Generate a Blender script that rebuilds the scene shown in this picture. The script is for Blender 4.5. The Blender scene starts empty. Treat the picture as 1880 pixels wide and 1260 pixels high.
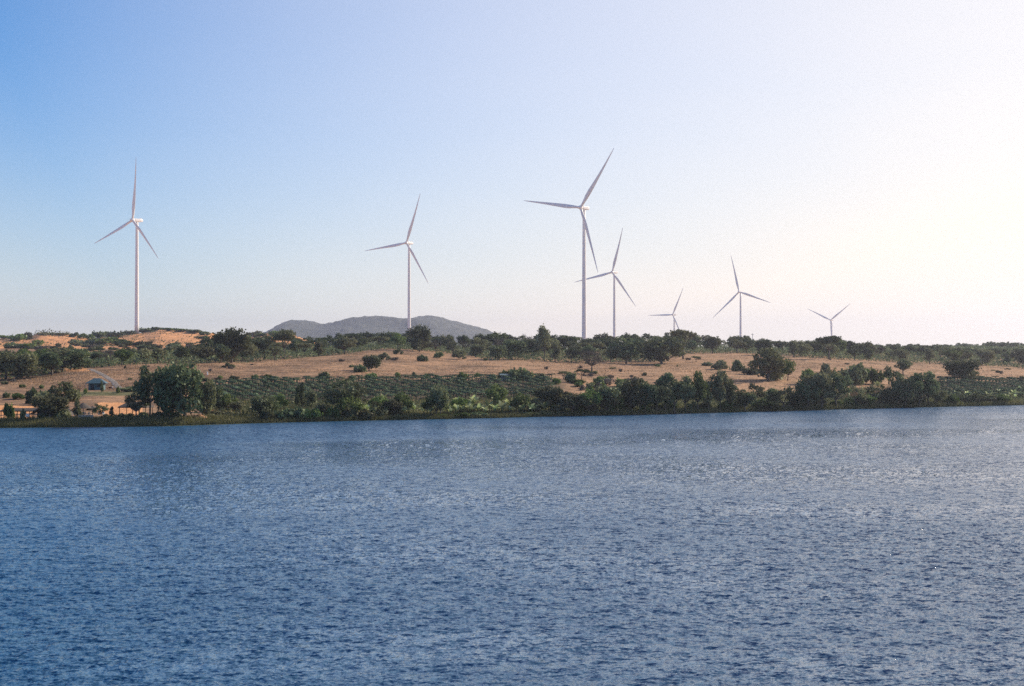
import bpy, math, random
import numpy as np
from mathutils import Vector, Matrix
random.seed(7); RNG = np.random.default_rng(11)
S = bpy.context.scene; COL = S.collection
F = 2611.0; CAMH = 15.5; HOR = 650.0; CX = 940.0      # focal length in photo pixels, eye height, horizon row

# ------------------------------------------------------------------ camera
cd = bpy.data.cameras.new('camera'); cam = bpy.data.objects.new('camera', cd); COL.objects.link(cam)
cam.location = (0, 0, CAMH); cam.rotation_euler = (math.radians(90) + math.atan(20 / F), 0, 0)
cd.sensor_fit = 'HORIZONTAL'; cd.sensor_width = 36; cd.lens = F / 1880 * 36
cd.clip_start = 0.5; cd.clip_end = 60000
S.camera = cam

# ------------------------------------------------------------------ sky and sun
GLOW, LOWH, SKYT, HAZEW = 1.42, 0.90, (.09, .50, .87, 1), (6.6, 5.97, 5.30, 1)
SUN_AZ, SUN_EL = 57.0, 27.0           # azimuth to the right of the view axis, elevation
w = bpy.data.worlds.new('World'); S.world = w; w.use_nodes = True
nt = w.node_tree; nt.nodes.clear()
wo = nt.nodes.new('ShaderNodeOutputWorld'); bg = nt.nodes.new('ShaderNodeBackground')
sky = nt.nodes.new('ShaderNodeTexSky'); sky.sky_type = 'NISHITA'; sky.sun_disc = False
sky.sun_elevation = math.radians(SUN_EL); sky.sun_rotation = math.radians(SUN_AZ)
sky.altitude = 20; sky.air_density = 1.0; sky.dust_density = 0.6; sky.ozone_density = 2.5
def wm(op, a, b=0.0, clamp=False):
    n = nt.nodes.new('ShaderNodeMath'); n.operation = op; n.use_clamp = clamp
    for i, v in enumerate((a, b)):
        if isinstance(v, (int, float)): n.inputs[i].default_value = v
        else: nt.links.new(v, n.inputs[i])
    return n.outputs[0]
# hazy air: the clear blue is washed to white toward the sun and low down
tcw = nt.nodes.new('ShaderNodeTexCoord')
dt = nt.nodes.new('ShaderNodeVectorMath'); dt.operation = 'DOT_PRODUCT'; nt.links.new(tcw.outputs['Generated'], dt.inputs[0])
_a, _e = math.radians(SUN_AZ), math.radians(SUN_EL)
dt.inputs[1].default_value = (math.sin(_a) * math.cos(_e), math.cos(_a) * math.cos(_e), math.sin(_e))
sx_ = nt.nodes.new('ShaderNodeSeparateXYZ'); nt.links.new(tcw.outputs['Generated'], sx_.inputs[0])
glow = wm('MULTIPLY', wm('MAXIMUM', wm('SUBTRACT', dt.outputs['Value'], 0.29), 0.0), GLOW)
low = wm('MULTIPLY', wm('EXPONENT', wm('MULTIPLY', wm('MAXIMUM', sx_.outputs[2], 0.0), -10.5)), LOWH)
wn = nt.nodes.new('ShaderNodeTexNoise'); wn.inputs['Scale'].default_value = 2.2; wn.inputs['Detail'].default_value = 3
wmp = nt.nodes.new('ShaderNodeMapping'); wmp.inputs['Scale'].default_value = (1, 1, 3.5); nt.links.new(tcw.outputs['Generated'], wmp.inputs['Vector']); nt.links.new(wmp.outputs[0], wn.inputs['Vector'])
fac = wm('MULTIPLY', wm('ADD', glow, low), wm('ADD', wm('MULTIPLY', wn.outputs['Fac'], .24), .88), True)
tint = nt.nodes.new('ShaderNodeMix'); tint.data_type = 'RGBA'; tint.blend_type = 'MULTIPLY'; tint.inputs[0].default_value = 1
nt.links.new(sky.outputs[0], tint.inputs[6]); tint.inputs[7].default_value = SKYT
mxw = nt.nodes.new('ShaderNodeMix'); mxw.data_type = 'RGBA'; nt.links.new(fac, mxw.inputs[0])
nt.links.new(tint.outputs[2], mxw.inputs[6]); mxw.inputs[7].default_value = HAZEW
nt.links.new(mxw.outputs[2], bg.inputs[0])
nt.links.new(bg.outputs[0], wo.inputs[0])
bg.inputs[1].default_value = 0.1
sl = bpy.data.lights.new('sun', 'SUN'); sl.energy = 3.6; sl.angle = math.radians(0.5); sl.color = (1.0, 0.86, 0.70)
so = bpy.data.objects.new('sun', sl); COL.objects.link(so)
a, e = math.radians(SUN_AZ), math.radians(SUN_EL)
sdir = Vector((math.sin(a) * math.cos(e), math.cos(a) * math.cos(e), math.sin(e)))
so.rotation_euler = sdir.to_track_quat('Z', 'Y').to_euler()
S.view_settings.view_transform = 'Standard'; S.view_settings.look = 'None'
S.view_settings.exposure = 0.8; S.view_settings.gamma = 1.0
S.cycles.use_denoising = False; S.cycles.max_bounces = 6; S.cycles.volume_bounces = 0; S.cycles.transparent_max_bounces = 8
S.cycles.caustics_reflective = False; S.cycles.caustics_refractive = False

# ------------------------------------------------------------------ helpers
def tag(o, label=None, cat=None, group=None, kind=None):
    if label: o['label'] = label
    if cat: o['category'] = cat
    if group: o['group'] = group
    if kind: o['kind'] = kind
    return o

def link(name, data, parent=None):
    o = bpy.data.objects.new(name, data); COL.objects.link(o)
    if parent: o.parent = parent
    return o

def np_mesh(name, V, Fq, mat, smooth=False, attrs=None, fattrs=None):
    """mesh from numpy arrays; Fq (n,3) or (n,4)"""
    V = np.asarray(V, np.float32); Fq = np.asarray(Fq, np.int32)
    me = bpy.data.meshes.new(name); k = Fq.shape[1]; n = len(Fq)
    me.vertices.add(len(V)); me.vertices.foreach_set('co', V.ravel())
    me.loops.add(n * k); me.loops.foreach_set('vertex_index', Fq.ravel())
    me.polygons.add(n); me.polygons.foreach_set('loop_start', np.arange(0, n * k, k, dtype=np.int32))
    me.update(calc_edges=True)
    if smooth: me.polygons.foreach_set('use_smooth', np.ones(n, bool))
    for nm, arr in (attrs or {}).items():
        at = me.attributes.new(nm, 'FLOAT', 'POINT'); at.data.foreach_set('value', np.asarray(arr, np.float32).ravel())
    for nm, arr in (fattrs or {}).items():
        at = me.attributes.new(nm, 'FLOAT', 'FACE'); at.data.foreach_set('value', np.asarray(arr, np.float32).ravel())
    me.materials.append(mat); me.validate(); me.update()
    return me

class MB:
    def __init__(s): s.v = []; s.f = []
    def add(s, vs, fs):
        n = len(s.v); s.v += [tuple(v) for v in vs]; s.f += [tuple(i + n for i in f) for f in fs]
    def box(s, x0, x1, y0, y1, z0, z1):
        s.add([(x0,y0,z0),(x1,y0,z0),(x1,y1,z0),(x0,y1,z0),(x0,y0,z1),(x1,y0,z1),(x1,y1,z1),(x0,y1,z1)],
              [(0,3,2,1),(4,5,6,7),(0,1,5,4),(1,2,6,5),(2,3,7,6),(3,0,4,7)])
    def tube(s, pts, rad, n=8, cap=True):
        pts = [Vector(p) for p in pts]; rings = []
        for i, p in enumerate(pts):
            d = (pts[min(i+1, len(pts)-1)] - pts[max(i-1, 0)]).normalized()
            q = d.to_track_quat('Z', 'Y')
            rings.append([p + q @ Vector((math.cos(2*math.pi*k/n) * rad[i], math.sin(2*math.pi*k/n) * rad[i], 0)) for k in range(n)])
        vs = [v for r in rings for v in r]; fs = []
        for i in range(len(pts) - 1):
            for k in range(n):
                fs.append((i*n+k, i*n+(k+1) % n, (i+1)*n+(k+1) % n, (i+1)*n+k))
        if cap: fs += [tuple(range(n))[::-1], tuple((len(pts)-1)*n + k for k in range(n))]
        s.add(vs, fs)
    def mesh(s, name, mat, smooth=False):
        me = bpy.data.meshes.new(name); me.from_pydata(s.v, [], s.f); me.materials.append(mat)
        if smooth: me.polygons.foreach_set('use_smooth', [True] * len(me.polygons))
        me.update(); return me
    def build(s, name, mat, parent=None, smooth=False): return link(name, s.mesh(name, mat, smooth), parent)

def vnoise(x, y, seed=0):
    """smooth value noise, about -1..1"""
    x = np.asarray(x, float); y = np.asarray(y, float)
    xi = np.floor(x).astype(np.int64); yi = np.floor(y).astype(np.int64)
    fx = x - xi; fy = y - yi; fx = fx*fx*(3-2*fx); fy = fy*fy*(3-2*fy)
    def h(a, b):
        n = (a * 374761393 + b * 668265263 + seed * 1442695041) & 0x7fffffff
        n = ((n ^ (n >> 13)) * 1274126177) & 0x7fffffff
        return ((n ^ (n >> 16)) & 0xffff) / 32767.5 - 1
    return (h(xi, yi)*(1-fx)+h(xi+1, yi)*fx)*(1-fy) + (h(xi, yi+1)*(1-fx)+h(xi+1, yi+1)*fx)*fy
def fbm(x, y, seed=0, o=4):
    t = 0; a = 1; 
    for i in range(o): t = t + a * vnoise(x * 2**i, y * 2**i, seed + i); a *= .5
    return t

# ------------------------------------------------------------------ materials
def newmat(name):
    m = bpy.data.materials.new(name); m.use_nodes = True; return m, m.node_tree, m.node_tree.nodes['Principled BSDF']
def mat_plain(name, col, rough=0.6, scale=3.0, var=0.15, metallic=0):
    m, t, p = newmat(name)
    no = t.nodes.new('ShaderNodeTexNoise'); no.inputs['Scale'].default_value = scale; no.inputs['Detail'].default_value = 5
    tc = t.nodes.new('ShaderNodeTexCoord'); t.links.new(tc.outputs['Object'], no.inputs['Vector'])
    r = t.nodes.new('ShaderNodeValToRGB'); r.color_ramp.elements[0].position = .3; r.color_ramp.elements[1].position = .7
    r.color_ramp.elements[0].color = tuple(c * (1 - var) for c in col) + (1,)
    r.color_ramp.elements[1].color = tuple(min(1, c * (1 + var)) for c in col) + (1,)
    t.links.new(no.outputs['Fac'], r.inputs[0]); t.links.new(r.outputs[0], p.inputs['Base Color'])
    p.inputs['Roughness'].default_value = rough; p.inputs['Metallic'].default_value = metallic
    return m
def mixc(t, fac, a, b):
    m = t.nodes.new('ShaderNodeMix'); m.data_type = 'RGBA'
    for sock, v in ((0, fac), (6, a), (7, b)):
        if isinstance(v, (int, float)): m.inputs[sock].default_value = v
        elif isinstance(v, tuple): m.inputs[sock].default_value = v + (1,) if len(v) == 3 else v
        else: t.links.new(v, m.inputs[sock])
    return m.outputs[2]
def mth(t, op, a, b=0.0, c=None, clamp=False):
    m = t.nodes.new('ShaderNodeMath'); m.operation = op; m.use_clamp = clamp
    for i, v in enumerate((a, b, c)):
        if v is None: continue
        if isinstance(v, (int, float)): m.inputs[i].default_value = v
        else: t.links.new(v, m.inputs[i])
    return m.outputs[0]
def attr(t, name):
    a = t.nodes.new('ShaderNodeAttribute'); a.attribute_name = name; return a.outputs['Fac']
def noise(t, scale, detail=4, vec=None, rough=.55):
    n = t.nodes.new('ShaderNodeTexNoise'); n.inputs['Scale'].default_value = scale; n.inputs['Detail'].default_value = detail
    n.inputs['Roughness'].default_value = rough
    if vec is not None: t.links.new(vec, n.inputs['Vector'])
    return n
def mapping(t, src, scale=(1, 1, 1), rot=(0, 0, 0)):
    m = t.nodes.new('ShaderNodeMapping'); m.inputs['Scale'].default_value = scale; m.inputs['Rotation'].default_value = rot
    t.links.new(src, m.inputs['Vector']); return m.outputs[0]

def mat_leaf(name, c0, c1, c2, trans=0.25):
    """c0..c1 by the leaf's own tint, shifted toward c2 by the plant's random"""
    m = bpy.data.materials.new(name); m.use_nodes = True; t = m.node_tree; t.nodes.clear()
    out = t.nodes.new('ShaderNodeOutputMaterial')
    oi = t.nodes.new('ShaderNodeObjectInfo')
    col = mixc(t, attr(t, 'tint'), c0, c1)
    col = mixc(t, mth(t, 'MULTIPLY', oi.outputs['Random'], .75), col, c2)
    hsv = t.nodes.new('ShaderNodeHueSaturation'); t.links.new(col, hsv.inputs['Color'])
    v = mth(t, 'MULTIPLY_ADD', mth(t, 'FRACT', mth(t, 'MULTIPLY', oi.outputs['Random'], 17.3)), .95, .55)
    t.links.new(v, hsv.inputs['Value'])
    d = t.nodes.new('ShaderNodeBsdfDiffuse'); tr = t.nodes.new('ShaderNodeBsdfTranslucent')
    g = t.nodes.new('ShaderNodeBsdfGlossy'); g.inputs['Roughness'].default_value = .45; g.inputs['Color'].default_value = (.6, .6, .6, 1)
    mx = t.nodes.new('ShaderNodeMixShader'); mx.inputs[0].default_value = trans
    mg = t.nodes.new('ShaderNodeMixShader'); mg.inputs[0].default_value = .02
    t.links.new(hsv.outputs[0], d.inputs['Color']); t.links.new(hsv.outputs[0], tr.inputs['Color'])
    t.links.new(d.outputs[0], mx.inputs[1]); t.links.new(tr.outputs[0], mx.inputs[2])
    t.links.new(mx.outputs[0], mg.inputs[1]); t.links.new(g.outputs[0], mg.inputs[2])
    t.links.new(mg.outputs[0], out.inputs[0])
    return m

M_LEAF = mat_leaf('tree_leaves', (.042, .076, .044), (.145, .190, .085), (.190, .180, .10))
M_LEAFG = mat_leaf('fresh_leaves', (.055, .115, .034), (.17, .24, .07), (.14, .17, .06))
M_GREY = mat_leaf('dry_twigs', (.13, .11, .10), (.20, .17, .15), (.11, .10, .08), .1)
M_BANANA = mat_leaf('banana_leaves', (.20, .28, .09), (.78, .80, .50), (.36, .42, .18), .22)
M_DRAGON = mat_leaf('cactus_stems', (.028, .060, .036), (.15, .21, .12), (.06, .09, .05), .05)
M_REED = mat_leaf('reed_blades', (.07, .10, .04), (.26, .24, .11), (.14, .14, .06), .25)
M_STRAW = mat_leaf('straw_blades', (.20, .13, .08), (.42, .30, .18), (.30, .21, .13), .15)
M_BARK = mat_plain('bark', (.10, .085, .07), .9, 4, .35)
M_TURB = mat_plain('turbine_paint', (.80, .775, .76), .35, .15, .04)
M_THATCH = mat_plain('thatch', (.075, .065, .058), .95, 6, .4)
M_WOOD = mat_plain('weathered_wood', (.08, .062, .048), .85, 5, .3)
M_TEAL = mat_plain('teal_metal_sheet', (.045, .10, .12), .45, 3, .2)
M_TEALW = mat_plain('teal_wall_paint', (.07, .14, .15), .8, 3, .2)
M_DARK = mat_plain('dark_opening', (.02, .022, .025), .8, 3, .2)  # near-black stands in for shade inside the hut's openings; also trims the motorbike
M_WHITE = mat_plain('white_plastic', (.8, .8, .78), .5, 5, .05)
M_CONC = mat_plain('pale_concrete', (.30, .33, .34), .85, 4, .15)
M_ROAD = mat_plain('gravel_track', (.19, .17, .155), .95, .6, .2)
M_RED = mat_plain('dark_red_paint', (.18, .02, .02), .4, 3, .1)
M_RUBBER = mat_plain('rubber', (.02, .02, .02), .8, 3, .1)

# ------------------------------------------------------------------ terrain profile
UC = np.array([0, 75, 150, 225, 300, 450, 600, 700, 750, 820, 900, 1050, 1200, 1260, 1350, 1500, 1650, 1880], float)
def ip(us, vs): return np.interp(UC, us, vs)
sh_row = ip([0,150,300,450,500,600,750,900,1050,1200,1350,1500,1650,1880],[786,784.5,783,778,776,774,771,768,764,761,757,753,749,744])
Ysh = CAMH * F / (sh_row - HOR)
def zr(row, Y): return CAMH + (HOR - row) / F * Y
st = []            # stations: (Y array, z array) over UC
st.append((Ysh*0 - 150, Ysh*0 - 5)); st.append((Ysh - 60, Ysh*0 - 3)); st.append((Ysh - 6, Ysh*0 - .7)); st.append((Ysh, Ysh*0))
st.append((Ysh + 4.5, Ysh*0 + ip([0,300,480,600,1880],[1.2,1.3,.9,.6,.6])))
st.append((Ysh + 24, Ysh*0 + ip([0,300,480,1880],[1.7,1.8,1.7,1.6])))
Y4 = Ysh + 50; r4 = ip([0,300,450,900,1050,1200,1350,1500,1880],[741,740,738,735,730,725,722,720,722]); st.append((Y4, zr(r4, Y4)))
Y5 = Ysh + 110; r5 = ip([0,150,300,450,600,750,900,1050,1200,1350,1500,1650,1880],[716,716,709,703,701,699,697,696,695,697,697,697,702]); st.append((Y5, zr(r5, Y5)))
Y6 = Ysh + ip([0,300,450,600,750,820,900,1200,1260,1400,1500,1880],[165,200,250,300,400,400,290,290,400,400,290,290])
r6 = ip([0,75,150,300,450,600,650,700,800,840,900,1050,1200,1240,1260,1350,1400,1500,1650,1700,1790,1880],
        [698,692,678,669,667,655,647,642,642,656,662,667,666,660,650,649,650,659,667,669,673,676]); st.append((Y6, zr(r6, Y6)))
Y7 = Y6 + 150; r7 = ip([0,300,450,600,750,900,1200,1500,1700,1880],[655,648,645,641,637,642,641,644,652,657]); st.append((Y7, zr(r7, Y7)))
Y8 = Ysh*0 + 1080; r8 = ip([0,100,200,300,400,520,600,900,1500,1880],[636,637,637,634,632,630,639,643,643,643]); st.append((Y8, zr(r8, Y8)))
UC2 = UC
Y9 = Ysh*0 + 1384; st.append((Y9, np.zeros_like(Y9)))     # crest heights come from the fine skyline below
Y10 = Ysh*0 + 1750; st.append((Y10, Ysh*0 + 14)); st.append((Ysh*0 + 3000, Ysh*0 + 14)); st.append((Ysh*0 + 30000, Ysh*0 + 14))
CU = [-300,0,20,35,55,72,90,120,135,150,170,190,220,245,262,275,292,310,330,345,360,375,390,400,420,470,490,500,520,545,600,900,1500,1880]
CR = [626,625,621,622,620,613,613,614,617,620,624,620,616,613.5,611,608,604,604.5,605,607,609,610.5,614,620,624,619,613,611,611,618,636,642,642,638]
SY = np.array([s[0] for s in st]); SZ = np.array([s[1] for s in st])     # (stations, columns)
def ground(x, Y):
    """terrain height at world x, Y (arrays)"""
    x = np.atleast_1d(np.asarray(x, float)); Y = np.atleast_1d(np.asarray(Y, float)); x, Y = np.broadcast_arrays(x, Y)
    Ye = np.maximum(Y, 60.0)
    u = np.clip(CX + x * F / Ye, -400, 2300)
    n = len(st); ys = np.empty((n,) + u.shape); zs = np.empty((n,) + u.shape)
    for i in range(n):
        ys[i] = np.interp(u, UC, SY[i]); zs[i] = np.interp(u, UC, SZ[i])
    zs[11] = zr(np.interp(u, CU, CR), 1384.0)
    z = np.full(u.shape, -5.0)
    for i in range(n - 1):
        m = (Y >= ys[i]) & (Y < ys[i+1])
        tt = (Y - ys[i]) / np.maximum(ys[i+1] - ys[i], 1e-6)
        if i >= 6: tt = tt*tt*(3-2*tt)*.5 + tt*.5
        z = np.where(m, zs[i] * (1-tt) + zs[i+1] * tt, z)
    z = np.where(Y >= ys[-1], zs[-1], z)
    land = np.clip((Y - ys[3]) / 15, 0, 1); far = np.clip((Y - 800) / 300, 0, 1) * np.clip((1800 - Y) / 300, 0, 1)
    z = z + land * (.30 * fbm(x/22, Y/22, 3, 4) + .05 * vnoise(x/2.1, Y/2.1, 9))
    z = z + far * np.clip((560 - u) / 80, 0, 1) * (1.6 * fbm(x/55, Y/55, 21, 4) + .9 * fbm(x/13, Y/16, 24, 3))
    return z
def g1(x, Y): return float(ground(x, Y)[0])
YS = np.concatenate([np.arange(285, 1000, .8), np.arange(1000, 1700, 3)])
def at(u, row, lo=285, hi=1700):
    """first ground point seen at photo pixel (u, row)"""
    ys = YS[(YS >= lo) & (YS <= hi)]
    xs = (u - CX) / F * ys; z = ground(xs, ys); r = HOR - (z - CAMH) * F / ys
    k = np.argmax(r <= row) if (r <= row).any() else np.argmin(r)
    return float(xs[k]), float(ys[k]), float(z[k])

# ------------------------------------------------------------------ ground sheet
us = np.concatenate([np.linspace(-2600, -120, 50), np.arange(-110, 1990, 3.6), np.linspace(2000, 4500, 50)])
yy = np.concatenate([np.linspace(-150, 280, 20), np.arange(284, 480, .9), np.arange(480, 820, 2), np.arange(820, 1780, 6), np.geomspace(1790, 30000, 40)])
UU, YY = np.meshgrid(us, yy); XX = (UU - CX) / F * np.maximum(YY, 80)
ZZ = ground(XX, YY)
nr, nc = UU.shape; idx = np.arange(nr * nc).reshape(nr, nc)
FQ = np.stack([idx[:-1, :-1], idx[:-1, 1:], idx[1:, 1:], idx[1:, :-1]], -1).reshape(-1, 4)
RR = HOR - (ZZ - CAMH) * F / np.maximum(YY, 60)
ysh = np.interp(UU, UC, Ysh); y4 = np.interp(UU, UC, Y4); y5 = np.interp(UU, UC, Y5)
def sm(a, lo, hi): t = np.clip((a - lo) / (hi - lo), 0, 1); return t*t*(3-2*t)
sand = sm(YY, 820, 950) * (1 - sm(UU, 600, 700))
def patch(u0, u1, ra, rb, s=4, sr=2):
    return sm(UU, u0 - s, u0 + s) * (1 - sm(UU, u1 - s, u1 + s)) * sm(RR, ra - sr, ra + sr) * (1 - sm(RR, rb - sr, rb + sr)) * (YY < 800) * (YY > 280)
sand = np.maximum(sand, .9 * patch(-40, 62, 744, 771)); sand = np.maximum(sand, .85 * patch(178, 262, 739, 764))
sand = np.maximum(sand, patch(112, 165, 676, 682, 8, 2)); sand = np.maximum(sand, .5 * patch(385, 440, 752, 762, 6)); sand = np.maximum(sand, .3 * patch(560, 700, 665, 685, 40, 6))
green = (1 - sm(YY, ysh + 8, ysh + 20)); green = np.maximum(green, sm(UU, 400, 500) * (1 - sm(YY, y4 - 18, y4 + 4)) * .75)
green = np.maximum(green, .9 * patch(125, 270, 719, 727, 8, 2)); green = np.maximum(green, patch(60, 250, 767, 774, 8, 2))
crop = sm(YY, y4 - 3, y4 + 3) * (1 - sm(YY, y5 - 4, y5 + 2)) * np.maximum(sm(UU, 375, 395) * (1 - sm(UU, 1010, 1060)), sm(UU, 1700, 1730))
sunny = sm(UU, 620, 1000) * .9  # sunlit tone painted into the ground: favours the lighter soil towards the right

m, t, p = newmat('dry_ground')
geo = t.nodes.new('ShaderNodeNewGeometry'); P = geo.outputs['Position']
n1 = noise(t, .035, 6, P); n2 = noise(t, .5, 5, mapping(t, P, (1, .35, 1))); n3 = noise(t, 2.2, 3, mapping(t, P, (1, .6, 1)))
nb = mth(t, 'MULTIPLY_ADD', n2.outputs['Fac'], .55, mth(t, 'MULTIPLY', n3.outputs['Fac'], .45))
def sharp(x, lo, hi):
    mr = t.nodes.new('ShaderNodeMapRange'); mr.inputs[1].default_value = lo; mr.inputs[2].default_value = hi; t.links.new(x, mr.inputs[0]); return mr.outputs[0]
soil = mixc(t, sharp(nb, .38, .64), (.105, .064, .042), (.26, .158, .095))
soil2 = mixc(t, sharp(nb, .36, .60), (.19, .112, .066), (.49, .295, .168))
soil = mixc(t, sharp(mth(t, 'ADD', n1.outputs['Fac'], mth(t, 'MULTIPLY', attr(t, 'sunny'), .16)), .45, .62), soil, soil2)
sandc = mixc(t, sharp(nb, .35, .62), (.48, .22, .09), (.70, .37, .18))
greenc = mixc(t, sharp(nb, .40, .62), (.055, .075, .03), (.17, .17, .08))
cropc = mixc(t, sharp(nb, .35, .62), (.07, .055, .04), (.15, .12, .085))
streak = noise(t, .16, 4, mapping(t, P, (.5, 1.1, 1)), .65)
soil = mixc(t, sharp(streak.outputs['Fac'], .50, .68), soil, (.42, .25, .15))
soil = mixc(t, sharp(noise(t, .3, 5, mapping(t, P, (.6, 1.2, 1)), .7).outputs['Fac'], .50, .66), soil, (.15, .12, .075))
c = mixc(t, attr(t, 'crop'), soil, cropc)
c = mixc(t, attr(t, 'green'), c, greenc)
sn = sharp(mth(t, 'ADD', attr(t, 'sand'), mth(t, 'MULTIPLY', mth(t, 'SUBTRACT', nb, .5), 1.2)), .35, .6)
c = mixc(t, sn, c, sandc)
t.links.new(c, p.inputs['Base Color']); p.inputs['Roughness'].default_value = .95; p.inputs['Specular IOR Level'].default_value = .1
bp = t.nodes.new('ShaderNodeBump'); bp.inputs['Distance'].default_value = .5; bp.inputs['Strength'].default_value = .8
t.links.new(nb, bp.inputs['Height']); t.links.new(bp.outputs[0], p.inputs['Normal'])
V = np.stack([XX, YY, ZZ], -1).reshape(-1, 3)
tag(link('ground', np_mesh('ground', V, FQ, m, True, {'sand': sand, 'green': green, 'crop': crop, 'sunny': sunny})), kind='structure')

# far hill
def build_hill():
    pu = [460,490,506,522,540,552,562,575,590,600,610,625,640,660,680,700,720,750,765,780,800,820,850,880,905,930,985]
    pr = [650,628,614,601,590,587,587,589,593,595,595,593,590,584,580,580,582,584,580,577.5,579,584,592,600,609,618,648]
    Yh = 5200.0; uu = np.arange(455, 990, 1.1); vv = np.linspace(-1, 1, 90)
    U, Vv = np.meshgrid(uu, vv); pk = (HOR - np.interp(U, pu, pr)) / F * Yh
    prof = np.cos(Vv * math.pi / 2) ** 1.3
    X = (U - CX) / F * Yh; Yc = Yh + Vv * 900
    Z = 12 + pk * prof * (1 + .0 * X)
    rel = np.clip(pk / 60, 0, 1) * (np.abs(Vv) > .03)
    Z = Z + rel * prof * 14 * fbm(X / 260 + .3 * Yc / 260, Yc / 260, 5, 4) * np.clip(np.abs(Vv) * 6, 0, 1)
    Z = Z + np.clip(pk / 30, 0, 1) * 1.6 * fbm(X / 14, Yc / 30, 15, 2)
    n, k = X.shape; ix = np.arange(n * k).reshape(n, k)
    Fh = np.stack([ix[:-1, :-1], ix[:-1, 1:], ix[1:, 1:], ix[1:, :-1]], -1).reshape(-1, 4)
    m, t, p = newmat('hill_scrub'); geo = t.nodes.new('ShaderNodeNewGeometry')
    a = noise(t, .035, 6, geo.outputs['Position'], .7)
    r = t.nodes.new('ShaderNodeValToRGB'); r.color_ramp.elements[0].position = .42; r.color_ramp.elements[1].position = .62
    r.color_ramp.elements[0].color = (.028, .044, .040, 1); r.color_ramp.elements[1].color = (.072, .080, .066, 1)  # a little of the haze's blue is tinted into the scrub colours
    t.links.new(a.outputs['Fac'], r.inputs[0]); t.links.new(r.outputs[0], p.inputs['Base Color']); p.inputs['Roughness'].default_value = 1
    tag(link('hill', np_mesh('hill', np.stack([X, Yc, Z], -1).reshape(-1, 3), Fh, m, False)), kind='structure')
build_hill()

# ------------------------------------------------------------------ water
def ocean_tile(N, L, kp, wdir, slope, seed, kmax=None):
    r = np.random.default_rng(seed)
    k1 = 2 * np.pi * np.fft.fftfreq(N, L / N); KX, KY = np.meshgrid(k1, k1); K = np.hypot(KX, KY); K[0, 0] = 1
    cosd = (KX * wdir[0] + KY * wdir[1]) / K
    spec = K ** -4.0 * np.exp(-(kp / K) ** 2) * (0.12 + cosd ** 2)
    spec[cosd < 0] *= .15
    if kmax: spec *= np.exp(-(K / kmax) ** 2)
    spec[0, 0] = 0
    H = np.sqrt(spec) * (r.normal(size=K.shape) + 1j * r.normal(size=K.shape))
    h = np.fft.ifft2(H).real; sx = np.fft.ifft2(1j * KX * H).real; sy = np.fft.ifft2(1j * KY * H).real
    q = slope / math.sqrt((sx**2 + sy**2).mean())
    dx = np.fft.ifft2(-1j * KX / K * H).real; dy = np.fft.ifft2(-1j * KY / K * H).real
    return h * q, dx * q, dy * q
def samp(T, L, x, y):
    N = T.shape[0]; fx = (x / L * N) % N; fy = (y / L * N) % N
    i = np.floor(fx).astype(int) % N; j = np.floor(fy).astype(int) % N; a = fx - np.floor(fx); b = fy - np.floor(fy)
    i1 = (i+1) % N; j1 = (j+1) % N
    return (T[j, i]*(1-a)+T[j, i1]*a)*(1-b) + (T[j1, i]*(1-a)+T[j1, i1]*a)*b
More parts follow.
